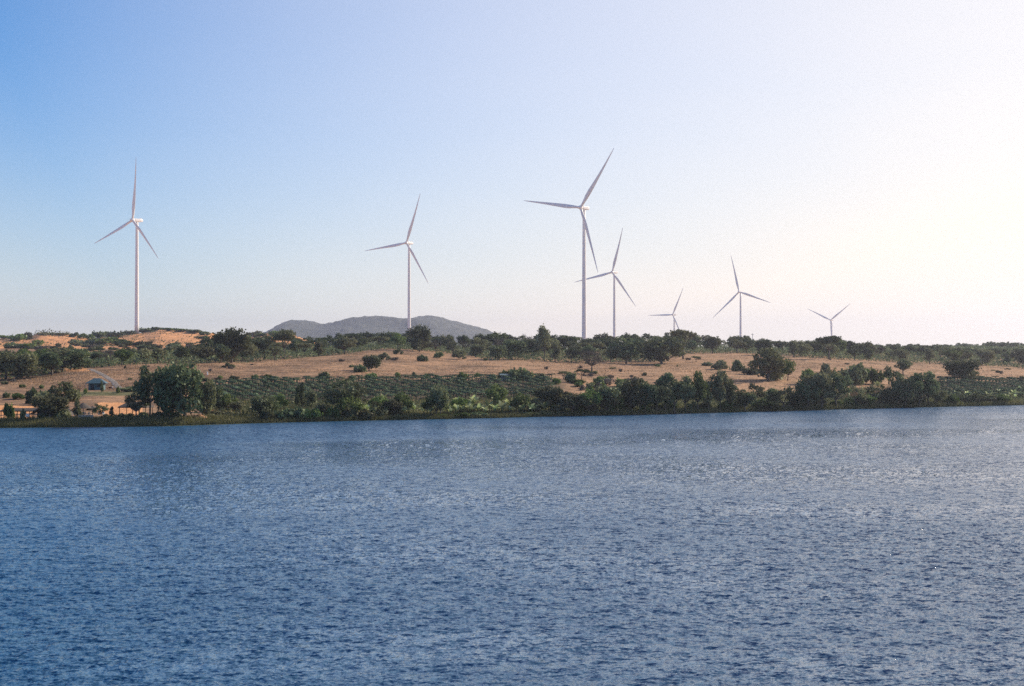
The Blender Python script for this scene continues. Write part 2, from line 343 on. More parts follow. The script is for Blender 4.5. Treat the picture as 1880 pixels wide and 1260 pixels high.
def build_water():
    wd = (math.sin(math.radians(20)), math.cos(math.radians(20)))
    tiles = [(ocean_tile(768, 67.0, 3.0, wd, .15, 1), 67.0, 0.0), (ocean_tile(768, 29.0, 7.5, (math.sin(-.5), math.cos(-.5)), .27, 2), 29.0, .6)]
    uu = np.concatenate([np.linspace(-3500, -260, 24), np.arange(-240, 2130, 1.9), np.linspace(2150, 5500, 24)])
    rows = np.arange(741, 1300, .8)
    Yr = np.concatenate([np.linspace(-140, 58, 40), (CAMH * F / (rows - HOR))[::-1]])
    U, Y = np.meshgrid(uu, Yr); X = (U - CX) / F * np.maximum(Y, 58)
    Z = np.zeros_like(X); DX = np.zeros_like(X); DY = np.zeros_like(X)
    gust = .85 + .35 * fbm(X / 38, Y / 60, 77, 3)
    for (h, dx, dy), L, rot in tiles:
        c, s = math.cos(rot), math.sin(rot); xr = X * c + Y * s; yr = -X * s + Y * c
        a = samp(dx, L, xr, yr); b = samp(dy, L, xr, yr)
        Z += samp(h, L, xr, yr); DX += a * c - b * s; DY += a * s + b * c
    fade = np.clip((Y - 40) / 20, 0, 1) * np.clip((uu[None] + 260) / 40, 0, 1) * np.clip((2150 - uu[None]) / 40, 0, 1)
    chop = np.clip(1.35 - (np.interp(U, UC, Ysh) - Y) / 75 + .5 * fbm(X / 70, Y / 30, 83, 3), 0, 1)
    calm = np.clip((np.interp(U, UC, Ysh) - Y) / 25, .25, 1)
    Z *= fade * gust * calm; X = X + DX * fade * .9 * gust; Y2 = Y + DY * fade * .9 * gust
    n, k = X.shape; ix = np.arange(n * k).reshape(n, k)
    Fh = np.stack([ix[:-1, :-1], ix[:-1, 1:], ix[1:, 1:], ix[1:, :-1]], -1).reshape(-1, 4)
    m, t, p = newmat('lake_water'); geo = t.nodes.new('ShaderNodeNewGeometry'); P = geo.outputs['Position']
    p.inputs['Base Color'].default_value = (.016, .080, .170, 1)
    p.inputs['IOR'].default_value = 1.333
    g2 = noise(t, .03, 3, mapping(t, P, (.6, 1, 1), (0, 0, .15)))
    mr2 = t.nodes.new('ShaderNodeMapRange'); mr2.inputs[1].default_value = .38; mr2.inputs[2].default_value = .62; mr2.inputs[3].default_value = .06; mr2.inputs[4].default_value = .18
    t.links.new(g2.outputs['Fac'], mr2.inputs[0]); t.links.new(mth(t, 'MULTIPLY_ADD', attr(t, 'chop'), .24, mr2.outputs[0]), p.inputs['Roughness'])
    gustn = noise(t, .016, 4, mapping(t, P, (1, .8, 1), (0, 0, .25)))
    mr = t.nodes.new('ShaderNodeMapRange'); mr.inputs[1].default_value = .35; mr.inputs[2].default_value = .65; mr.inputs[3].default_value = .8; mr.inputs[4].default_value = 1.35
    t.links.new(gustn.outputs['Fac'], mr.inputs[0])
    def vm(op, a, b=None, s=None):
        n_ = t.nodes.new('ShaderNodeVectorMath'); n_.operation = op; t.links.new(a, n_.inputs[0])
        if b is not None:
            if isinstance(b, tuple): n_.inputs[1].default_value = b
            else: t.links.new(b, n_.inputs[1])
        if s is not None:
            if isinstance(s, (int, float)): n_.inputs['Scale'].default_value = s
            else: t.links.new(s, n_.inputs['Scale'])
        return n_.outputs[0]
    acc = None
    for sc, st_, sx in ((.9, 1.0, .6), (2.4, 1.7, .6), (5.0, 1.5, .7), (12.0, 1.0, .8)):
        nn = noise(t, sc, 2, mapping(t, P, (sx, 1, 1), (0, 0, -.2)))
        v = vm('SCALE', vm('SUBTRACT', nn.outputs['Color'], (.5, .5, .5)), s=st_)
        acc = v if acc is None else vm('ADD', acc, v)
    acc = vm('MULTIPLY', acc, (.8, 1.15, 0)); acc = vm('SCALE', acc, s=mth(t, 'MULTIPLY', mr.outputs[0], mth(t, 'MULTIPLY_ADD', attr(t, 'chop'), .5, 1.0)))
    nrm = vm('NORMALIZE', vm('ADD', geo.outputs['Normal'], acc))
    t.links.new(nrm, p.inputs['Normal'])
    tag(link('water', np_mesh('water', np.stack([X, Y2, Z], -1).reshape(-1, 3), Fh, m, True, {'chop': chop})), kind='structure')
build_water()

# ------------------------------------------------------------------ wind turbines
BL = 62.0
def blade_mesh():
    stn = [(0,1.1,1.1,0),(2,1.1,1.1,0),(6,1.35,.95,16),(11,1.85,.58,14),(16,1.9,.44,10),(24,1.6,.32,7),(34,1.2,.23,4),(45,.82,.16,2),(55,.5,.09,0),(60,.3,.05,0),(61.7,.12,.02,0)]
    b = MB(); n = 14; vs = []
    for (r, ch, th, tw) in stn:
        tw = math.radians(tw + 4)
        for k in range(n):
            q = 2*math.pi*k/n; cx = math.cos(q); cy = math.sin(q)
            x = ch * cx - (ch - 1.15 if ch > 1.15 else 0) * .35; y = th * cy * (1 + .35 * cx if r > 4 else 1)
            bend = 2.4 * (r / 62) ** 2
            vs.append((x*math.cos(tw) - y*math.sin(tw), x*math.sin(tw) + y*math.cos(tw) - bend, r + 1.2))
    fs = []
    for i in range(len(stn) - 1):
        for k in range(n): fs.append((i*n+k, i*n+(k+1) % n, (i+1)*n+(k+1) % n, (i+1)*n+k))
    fs += [tuple(range(n))[::-1], tuple((len(stn)-1)*n+k for k in range(n))]
    b.add(vs, fs); return b.mesh('blade', M_TURB, True)
BLADE = blade_mesh()
def hub_mesh():       # spinner; local -Y is upwind
    b = MB(); prof = [(1.9, 1.5), (1.0, 1.85), (-.8, 1.85), (-2.0, 1.45), (-2.8, .8), (-3.1, .15)]
    b.tube([(0, y, 0) for y, _ in prof], [r for _, r in prof], 18); return b.mesh('hub', M_TURB, True)
HUB = hub_mesh()
def nacelle_mesh():
    b = MB(); prof = [(1.9, 1.3, 1.35), (2.6, 1.55, 1.6), (9.0, 1.6, 1.65), (11.2, 1.3, 1.35), (11.8, .9, .95)]
    vs = []; n = 16
    for y, rx, rz in prof:
        for k in range(n):
            q = 2*math.pi*(k+.5)/n; c_, s_ = math.cos(q), math.sin(q); e_ = .45
            vs.append((rx*math.copysign(abs(c_)**e_, c_), y, rz*math.copysign(abs(s_)**e_, s_) + .1))
    fs = []
    for i in range(len(prof)-1):
        for k in range(n): fs.append((i*n+k, i*n+(k+1) % n, (i+1)*n+(k+1) % n, (i+1)*n+k))
    fs += [tuple(range(n))[::-1], tuple((len(prof)-1)*n+k for k in range(n))]
    b.add(vs, fs); b.box(-.8, .8, 8.6, 10.4, 1.6, 2.2)
    return b.mesh('nacelle', M_TURB)
NAC = nacelle_mesh()
TURB = [ # hub px, three tips, ratio, label
 ((243,404), [(253,288),(170,451),(284,473)], .583, 'tall white wind turbine standing on the orange dune, leftmost of the seven', 613),
 ((746,446), [(772,354),(664,461),(780,519)], .77, 'white wind turbine in front of the blue grey hill', None),
 ((1066,381),[(1133,273),(960,369),(1091,499)], .795, 'largest and nearest wind turbine, right of the picture centre', None),
 ((1124,500),[(1147,419),(1052,521),(1165,563)], .82, 'mid sized wind turbine whose blade passes behind the tower of the largest one', None),
 ((1235,578),[(1255,527),(1187,583),(1249,624)], .775, 'small faint wind turbine, shortest one left of the pale pole on the ridge', None),
 ((1357,536),[(1344,470),(1306,588),(1412,557)], .877, 'faint wind turbine with one blade up and two spread low, third from right', None),
 ((1525,588),[(1487,572),(1565,553),(1523,639)], .866, 'small faint wind turbine with two blades raised in a V, rightmost', None)]
TURB[5] = TURB[5][:3] + ('faint wind turbine with one blade up and two spread low, second from right', None)
for (hu, hv), tips, cr, label, brow in TURB:
    off = [(a_ - hu, hv - b_) for a_, b_ in tips]; my = sum(o_[1] for o_ in off) / 3
    Rp = math.sqrt(2/3 * sum((o_[1] - my)**2 for o_ in off)); Y = (BL + 1.2) * F / Rp
    mx = sum(o_[0] for o_ in off) / 3
    ths = [math.atan2((o_[0] - mx) / cr, o_[1] - my) for o_ in off]
    base = ths[0]; acc_ = 0
    for i_, th in enumerate(ths):                        # common rotor angle, blades 120 degrees apart
        sgn = -1 if i_ == 1 else (1 if i_ == 2 else 0)
        d_ = th - sgn * 2*math.pi/3 - base; acc_ += math.atan2(math.sin(d_), math.cos(d_))
    th0 = base + acc_ / 3
    hx, hz = (hu - CX) / F * Y, CAMH + (HOR - hv) / F * Y
    phi = math.acos(cr); to = math.atan2(-hx, -Y)        # direction to the camera
    tc = Vector((-hx, -Y, 0)).normalized(); left = Vector((-(-tc.y), -tc.x, 0))
    left = Vector((tc.y, -tc.x, 0))                      # screen left for a viewer looking along -tc
    if left.x > 0: left = -left
    nrm = tc * math.cos(phi) + left * math.sin(phi)      # upwind direction of the rotor axis
    yaw = math.atan2(nrm.x, -nrm.y)                      # local -Y -> nrm
    OVER = 5.2                                           # hub centre ahead of the tower axis
    bx, by = hx - nrm.x * OVER, Y - nrm.y * OVER
    bz = g1(bx, by) - .3
    root = link('wind_turbine', None); root.location = (bx, by, bz); tag(root, label, 'wind turbine', 'wind turbines on the ridge')
    hh = hz - bz
    tb = MB(); nT = 12; tb.tube([(0, 0, hh*k/nT - (1.9 if k == nT else 0)) for k in range(nT+1)], [2.15 - .8*k/nT for k in range(nT+1)], 28)
    tb.build('tower', M_TURB, root, True)
    db = MB(); db.box(-.5, .5, -2.22, -2.06, .6, 2.9); dr = db.build('door', M_CONC, root)
    na = link('nacelle', NAC, root); na.location = (-math.sin(yaw)*0, 0, hh)
    rz = Matrix.Rotation(yaw, 4, 'Z')
    ofs = rz @ Vector((0, -OVER, 0)); na.matrix_local = Matrix.Translation(Vector((ofs.x, ofs.y, hh))) @ rz
    hb = link('hub', HUB, root); hb.matrix_local = Matrix.Translation(Vector((ofs.x, ofs.y, hh))) @ rz
    for k in range(3):
        th = th0 + k * 2*math.pi/3
        bl = link('blade', BLADE, root)
        bl.matrix_local = Matrix.Translation(Vector((ofs.x, ofs.y, hh))) @ rz @ Matrix.Rotation(th, 4, 'Y') @ Matrix.Rotation(math.radians(1.8), 4, 'X')

# ------------------------------------------------------------------ vegetation meshes
def leaves(centers, radii, n, size, shell=.55, flat=0.0, rng=RNG, outward=.6, squash=1.0):
    """n leaf clumps (quads) spread through ellipsoid lobes"""
    centers = np.asarray(centers, float); radii = np.asarray(radii, float)
    wgt = radii.prod(1) ** (2/3); L = rng.choice(len(centers), n, p=wgt / wgt.sum())
    d = rng.normal(size=(n, 3)); d /= np.linalg.norm(d, axis=1, keepdims=True)
    rr = (shell + (1 - shell) * rng.random(n) ** .6) * (1 + .2 * rng.normal(size=n))
    pos = centers[L] + d * radii[L] * rr[:, None]
    nn = d * outward + rng.normal(size=(n, 3)) * .7; nn /= np.linalg.norm(nn, axis=1, keepdims=True)
    up = rng.normal(size=(n, 3)); a_ = np.cross(nn, up); a_ /= np.linalg.norm(a_, axis=1, keepdims=True); b_ = np.cross(nn, a_)
    s = size * (.5 + rng.random(n)); s2 = s * (.45 + .4 * rng.random(n)); s = s[:, None]; s2 = s2[:, None]
    V = np.stack([pos - a_*s, pos - b_*s2 + nn * s * .2, pos + a_*s, pos + b_*s2 + nn * s * .2], 1).reshape(-1, 3)
    tl = rng.random(len(centers)); tint = np.clip(.55 * tl[L] + .6 * rng.random(n) - .05, 0, 1)
    return V, np.arange(4*n).reshape(n, 4), tint

def limbs(mb, base, targets, r0, rng):
    for tg in targets:
        tg = Vector(tg); b0 = Vector(base); mid = b0.lerp(tg, .5) + Vector((rng.normal()*.25, rng.normal()*.25, -.1 * (tg-b0).length))
        mb.tube([b0, mid, tg], [r0, r0*.65, r0*.2], 5)

def make_tree(kind, seed, leafmat=None):
    """returns crown mesh, trunk mesh; nominal height 8, width 8"""
    r = np.random.default_rng(seed); C = []; R = []; tb = MB()
    H = 8.0; lean = r.normal(size=2) * .25; twigs = []
    if kind == 'round':
        for k in range(19):
            q = r.random() * 6.28; rad = 3.0 * math.sqrt(r.random()); z = 4.4 + (r.random() - .45) * 4.4 * math.sqrt(1 - (rad/3.5)**2)
            C.append((rad*math.cos(q), rad*math.sin(q), z)); s = .55 + .9*r.random(); R.append((s*1.15, s*1.15, s*.85))
        C.append((0, 0, 6.3)); R.append((1.5, 1.5, 1.3)); n, size, z0 = 2500, .27, 1.9
    elif kind == 'spread':
        for k in range(16):
            q = r.random() * 6.28; rad = 3.3 * math.sqrt(r.random()); z = 5.4 + 1.3 * r.random() - .05 * rad**2
            C.append((rad*math.cos(q), rad*math.sin(q), z)); s = .7 + .6*r.random(); R.append((s*1.3, s*1.3, s*.6))
        n, size, z0 = 1700, .25, 2.6
    elif kind == 'tall':
        for k in range(14):
            q = r.random() * 6.28; z = 2.2 + 5.2 * r.random(); rad = 1.9 * math.sqrt(r.random()) * (1.15 - abs(z-4.4)/5)
            C.append((rad*math.cos(q), rad*math.sin(q), z)); s = .8 + .55*r.random(); R.append((s, s, s*.95))
        n, size, z0 = 2000, .25, 2.0
    elif kind == 'dense':
        for k in range(24):
            q = r.random() * 6.28; rad = 3.1 * math.sqrt(r.random()); z = 3.6 + (r.random() - .5) * 5.4 * math.sqrt(1 - (rad/3.6)**2)
            C.append((rad*math.cos(q), rad*math.sin(q), z)); s = .6 + .95*r.random(); R.append((s*1.1, s*1.1, s))
        n, size, z0 = 3300, .27, 1.0
    elif kind == 'sparse':
        for k in range(17):
            q = r.random() * 6.28; rad = 3.1 * math.sqrt(r.random()); z = 2.6 + 4.8 * r.random() * (1 - (rad/4.6)**2)
            C.append((rad*math.cos(q), rad*math.sin(q), z)); s = .5 + .55*r.random(); R.append((s*1.2, s*1.2, s*.8))
        n, size, z0 = 1300, .23, 2.0
    elif kind == 'bare':
        for k in range(22):
            q = r.random() * 6.28; rad = 3.2 * math.sqrt(r.random()); z = 3.4 + 3.9 * r.random() * (1 - (rad/4.8)**2)
            C.append((rad*math.cos(q), rad*math.sin(q), z)); s = .7 + .5*r.random(); R.append((s*1.2, s*1.2, s))
        n, size, z0 = 0, .1, 2.2
    tb.tube([(0, 0, -.4), (lean[0]*.4, lean[1]*.4, z0*.5), (lean[0], lean[1], z0+.3)], [.30, .23, .17], 7)
    limbs(tb, (lean[0], lean[1], z0), C[:10] if kind != 'bare' else C, .13, r)
    if kind == 'bare':      # fine twigs instead of leaves
        cb = MB()
        for c_ in C:
            for k in range(9):
                d = r.normal(size=3); d[2] = abs(d[2]) * .8; d /= np.linalg.norm(d); e_ = Vector(c_) + Vector(d) * (1.1 + .6*r.random())
                m_ = Vector(c_).lerp(e_, .5) + Vector(r.normal(size=3) * .12)
                cb.tube([c_, m_, e_], [.05, .035, .012], 3, False)
                for j in range(3):
                    d2 = r.normal(size=3); d2[2] = abs(d2[2]); d2 /= np.linalg.norm(d2); cb.tube([m_, m_ + Vector(d2) * .7], [.028, .01], 3, False)
        Vc, Fc, tint = leaves(C, R, 260, .13, .2, rng=r)
        nv = len(cb.v); V2 = np.concatenate([np.array(cb.v), Vc]); fq = [f for f in cb.f] + [tuple(int(i) + nv for i in f) for f in Fc]
        me = bpy.data.meshes.new('crown'); me.from_pydata(V2.tolist(), [], fq); me.materials.append(M_GREY)
        at_ = me.attributes.new('tint', 'FLOAT', 'FACE'); at_.data.foreach_set('value', r.random(len(fq)).astype(np.float32)); me.update()
        return me, tb.mesh('trunk', M_BARK, True)
    Vc, Fc, tint = leaves(C, R, n, size, rng=r)
    zmax = Vc[:, 2].max(); Vc[:, 2] *= 1.0
    return np_mesh('crown', Vc, Fc, leafmat or M_LEAF, False, None, {'tint': tint}), tb.mesh('trunk', M_BARK, True)

def make_shrub(seed, mat, n=700, size=.2, tallness=1.0):
    r = np.random.default_rng(seed); C = []; R = []
    for k in range(9):
        q = r.random() * 6.28; rad = 1.05 * math.sqrt(r.random()); z = .35 + .9 * r.random() * (1 - (rad/1.6)**2) * tallness
        C.append((rad*math.cos(q), rad*math.sin(q), z)); s = .45 + .3*r.random(); R.append((s, s, s*.8*tallness))
    V, Fq, tint = leaves(C, R, n, size, .35, rng=r); V[:, 2] = np.maximum(V[:, 2], -.05)
    return np_mesh('shrub', V, Fq, mat, False, None, {'tint': tint})      # nominal 2 high, 3 wide

def fit(me_c):
    n = len(me_c.vertices); a_ = np.empty(n*3, np.float32); me_c.vertices.foreach_get('co', a_); a_ = a_.reshape(-1, 3)
    lo, hi = np.percentile(a_, 1, axis=0), np.percentile(a_, 99, axis=0)
    return max(hi[0]-lo[0], hi[1]-lo[1]), hi[2]
TREES = {}
for kind, cnt in (('round', 5), ('spread', 3), ('tall', 3), ('dense', 4), ('sparse', 4), ('bare', 3)):
    TREES[kind] = []
    for k in range(cnt):
        cme, tme = make_tree(kind, 100 + 17*k + len(kind)*7); wd, ht = fit(cme); TREES[kind].append((cme, tme, wd, ht))
TREES['olive'] = []
for k in range(3):
    cme, tme = make_tree('round', 500 + k, M_LEAFG); wd, ht = fit(cme); TREES['olive'].append((cme, tme, wd, ht))
SHRUBS = {'shrub': [make_shrub(900+k, M_LEAF) for k in range(4)], 'greenshrub': [make_shrub(920+k, M_LEAFG) for k in range(3)],
          'dryshrub': [make_shrub(940+k, M_GREY, 420, .16) for k in range(2)]}
SHRUBS = {k: [(m_,) + fit(m_) for m_ in v] for k, v in SHRUBS.items()}

REG = []        # (object, base label, screen column) for ordinals
def U_of(o): return CX + o.location.x * F / o.location.y
def put_tree(kind, x, y, H, W, label, group, z=None, name='tree'):
    cme, tme, wd, ht = random.choice(TREES[kind])
    root = link(name, None); root.location = (x, y, (g1(x, y) if z is None else z) - .05)
    sx = W / wd; root.scale = (sx, sx * random.uniform(.9, 1.1), H / ht); root.rotation_euler.z = random.uniform(0, 6.28)
    link('crown', cme, root); link('trunk', tme, root)
    tag(root, label, 'tree', group); REG.append((root, label)); return root
def put_shrub(kind, x, y, H, W, label, group, name='bush'):
    me, wd, ht = random.choice(SHRUBS[kind]); o = link(name, me); o.location = (x, y, g1(x, y) - .05)
    sx = W / wd; o.scale = (sx, sx, H / ht); o.rotation_euler.z = random.uniform(0, 6.28)
    tag(o, label, 'bush', group); REG.append((o, label)); return o
def px_tree(kind, u, base, top, wpx, label, group=None, lo=285, hi=1700, name='tree'):
    x, y, z = at(u, base, lo, hi); return put_tree(kind, x, y, (base-top)/F*y, wpx/F*y, label, group, name=name)
def px_shrub(kind, u, base, top, wpx, label, group=None, lo=285, hi=1700):
    x, y, z = at(u, base, lo, hi); return put_shrub(kind, x, y, (base-top)/F*y, wpx/F*y, label, group)

LAND = [(60,'at the left picture edge'),(150,'left of the teal roofed hut'),(215,'above the teal roofed hut'),(300,'below the leftmost turbine'),
        (395,'left of the big belt tree'),(520,'below the hill left end'),(640,'below the hill saddle'),(720,'just left of the second turbine'),
        (800,'under the second turbine'),(900,'below the hill right slope'),(1000,'left of the nearest turbine'),(1110,'under the nearest turbine'),
        (1190,'under the fourth turbine'),(1290,'under the fifth turbine'),(1400,'under the sixth turbine'),(1480,'left of the last turbine'),
        (1580,'under the last turbine'),(1700,'past the last turbine'),(1800,'above the two tiered tree'),(9999,'at the right picture edge')]
def land(u):
    for a_, s_ in LAND:
        if u < a_: return s_
LOOK = {'round':'dark rounded','spread':'flat topped','tall':'tall narrow','dense':'dense dark','sparse':'thin leaved','bare':'bare grey','olive':'olive green'}

# ------------------------------------------------------------------ ridge belt trees
SKU = [-60,0,40,90,130,180,240,300,350,395,430,450,470,500,520,560,600,640,680,700,740,765,800,850,900,940,985,1010,1040,1060,1100,1135,1170,1210,1255,1290,1330,1360,1400,1450,1480,1520,1560,1600,1650,1700,1730,1760,1800,1880,1960]
SKR = [646,643,642,640,640,641,640,638,632,612,610,612,616,613,610,618,615,615,610,609,612,608,615,616,615,613,615,615,614,617,615,612,616,612,608,616,617,619,623,627,623,620,627,628,634,633,632,637,641,641,641]
FILL, FARW = [], []
def merge_tree(store, kind, x, y, z, H, W):
    if kind == 'bare': kind = 'sparse'
    cme, tme, wd, ht = random.choice(TREES[kind]); n = len(cme.vertices); v = np.empty(n*3, np.float32); cme.vertices.foreach_get('co', v); v = v.reshape(-1, 3)
    q = random.uniform(0, 6.28); sx = W / wd
    ti = np.empty(n // 4, np.float32); cme.attributes['tint'].data.foreach_get('value', ti)
    store.append((np.stack([(v[:, 0]*math.cos(q) - v[:, 1]*math.sin(q))*sx + x, (v[:, 0]*math.sin(q) + v[:, 1]*math.cos(q))*sx + y, v[:, 2]*H/ht + z], 1), np.clip(ti + random.uniform(-.3, .3), 0, 1)))
def merged(store, name, label):
    V = np.concatenate([a_[0] for a_ in store]); T = np.concatenate([a_[1] for a_ in store])
    tag(link(name, np_mesh(name, V, np.arange(len(V)).reshape(-1, 4), M_LEAF, False, None, {'tint': T})), label, 'wood', kind='stuff')
def belt():
    rows = [(.97, 27), (.72, 26), (.40, 38), (.08, 36)]          # depth fraction in the belt, pixel spacing
    for fr, sp in rows:
        u = -70.0 + sp * random.random()
        while u < 1960:
            uu_ = u + random.uniform(-.3, .3) * sp
            y6 = np.interp(uu_, UC, Y6); y7 = np.interp(uu_, UC, Y7)
            y = y6 + (y7 - y6) * (fr + random.uniform(-.08, .08)); x = (uu_ - CX) / F * y; z = g1(x, y)
            zt = CAMH + (HOR - np.interp(uu_, SKU, SKR)) / F * y       # skyline height here
            full = zt - z
            if fr > .6: H = full * random.uniform(.70, 1.06) * (.9 if uu_ < 380 else 1)
            else: H = min(full * .95, random.uniform(6.0, 9.0) if uu_ > 380 or fr < .2 else random.uniform(3.5, 5.5))
            H = max(3.0, min(H, 13))
            wts = [('round', 5), ('spread', 1.2), ('dense', 4), ('sparse', 3.2), ('olive', 2.2), ('tall', 1), ('bare', 2.4 if fr > .3 else .5)]
            if fr > .9: wts = [('round', 3), ('spread', 2.5), ('dense', 2), ('sparse', 4), ('olive', 1.5), ('tall', 1), ('bare', 3.5)]
            kind = random.choices([a_ for a_, _ in wts], [b_ for _, b_ in wts])[0]
            W = min(H * {'round':1.05,'spread':1.35,'tall':.65,'dense':1.1,'sparse':1.1,'olive':1.0,'bare':1.1}[kind], 11) * random.uniform(.9, 1.2)
            row = {0: 'back', 1: 'third', 2: 'second', 3: 'front'}[[r_[0] for r_ in rows].index(fr)]
            if row == 'third':                                    # hidden inside the wood: one mass
                merge_tree(FILL, kind, x, y, z, H, W); u += sp; continue
            row = {'back': 'rear', 'second': 'middle', 'front': 'front'}[row]
            put_tree(kind, x, y, H, W, f"{LOOK[kind]} tree, {row} row of belt, {land(uu_)}", 'trees of the ridge belt')
            u += sp
belt()
merged(FILL, 'wood_interior', 'dark inner mass of the wood along the ridge')
G = 'trees of the ridge belt'
px_tree('dense', 425, 669, 608, 62, 'largest belt tree with a broad dark crown left of the hill', lo=560)
px_tree('spread', 522, 660, 606, 40, 'umbrella shaped tree above the belt at the left foot of the hill', lo=600)
px_tree('tall', 999, 662, 600, 26, 'tall narrow tree poking above the belt left of the nearest turbine', lo=640)
px_tree('dense', 770, 652, 605, 44, 'dense dark green tree standing right beside the second turbine tower', lo=700)
px_tree('spread', 1254, 660, 606, 44, 'flat topped tree standing above the belt just right of the fifth turbine', lo=640)
px_tree('spread', 1522, 660, 617, 42, 'flat topped tree at the foot of the rightmost turbine', lo=640)
px_tree('dense', 1215, 668, 620, 80, 'wide dark tree bulging out of the front of the belt under the fifth turbine', lo=560)
px_tree('dense', 1150, 668, 622, 60, 'wide dark tree in front of the belt under the fourth turbine', lo=560)
px_tree('dense', 30, 697, 650, 70, 'broad dark tree low at the left end of the belt', lo=400)
px_tree('round', 95, 690, 648, 60, 'big rounded tree in the belt left of the teal roofed hut', lo=400)

# dunes: bushes on the orange sand
for (u, b_, t_, w_) in [(8,622,616,24),(30,626,614,34),(50,624,611,18),(22,640,630,30),(48,641,631,40),(78,616,610,20),(92,615,611,24),(112,616,611,26),(138,620,611,22),
                        (150,622,613,18),(165,625,614,16),(182,620,609,24),(198,618,608,26),(212,620,609,26),(228,615,609,20),(240,612,605,22),(258,608,602,20),
                        (270,607,600,26),(286,604,598,22),(70,634,625,22),(108,638,630,10),(145,635,625,34),(175,634,622,40),(205,634,620,50),(230,636,624,40),(262,637,627,36),
                        (318,640,632,30),(312,608,603,30),(336,609,604,30),(356,612,606,26),(376,616,609,20),
                        (300,600,596,16),(368,622,617,24),(466,619,609,28),(480,618,612,20),(505,616,608,24)]:
    px_shrub(random.choice(['shrub', 'shrub', 'greenshrub']), u, b_, t_, w_, f"dark dune bush, {land(u)}", 'bushes on the orange dunes', lo=900)
# scrub belt between dunes and the tree belt
for k in range(48):
    u = random.uniform(-30, 560); y = random.uniform(760, 980); x = (u - CX) / F * y
    r_ = HOR - (g1(x, y) - CAMH) * F / y
    put_shrub(random.choice(['shrub', 'shrub', 'dryshrub']), x, y, random.uniform(1.5, 2.8), random.uniform(4, 9), f"low scrub bush behind belt, {land(u)}", 'scrub between the belt and the dunes')
# far right ridge with small pale trees
for k in range(150):
    u = random.uniform(1770, 1960) if k < 95 else random.uniform(1560, 1770); y = random.uniform(1150, 1450); x = (u - CX) / F * y; z = g1(x, y)
    top = np.interp(u, [1560, 1700, 1780, 1830, 1960], [632, 634, 632, 630, 631]) + random.uniform(-3, 6)
    H = min(max(CAMH + (HOR - top) / F * y - z, 3), 9)
    merge_tree(FARW, random.choice(['round', 'sparse', 'dense']), x, y, z, H, H * 1.1)
merged(FARW, 'far_wood', 'pale hazy wood on the far ridge at the right picture edge')

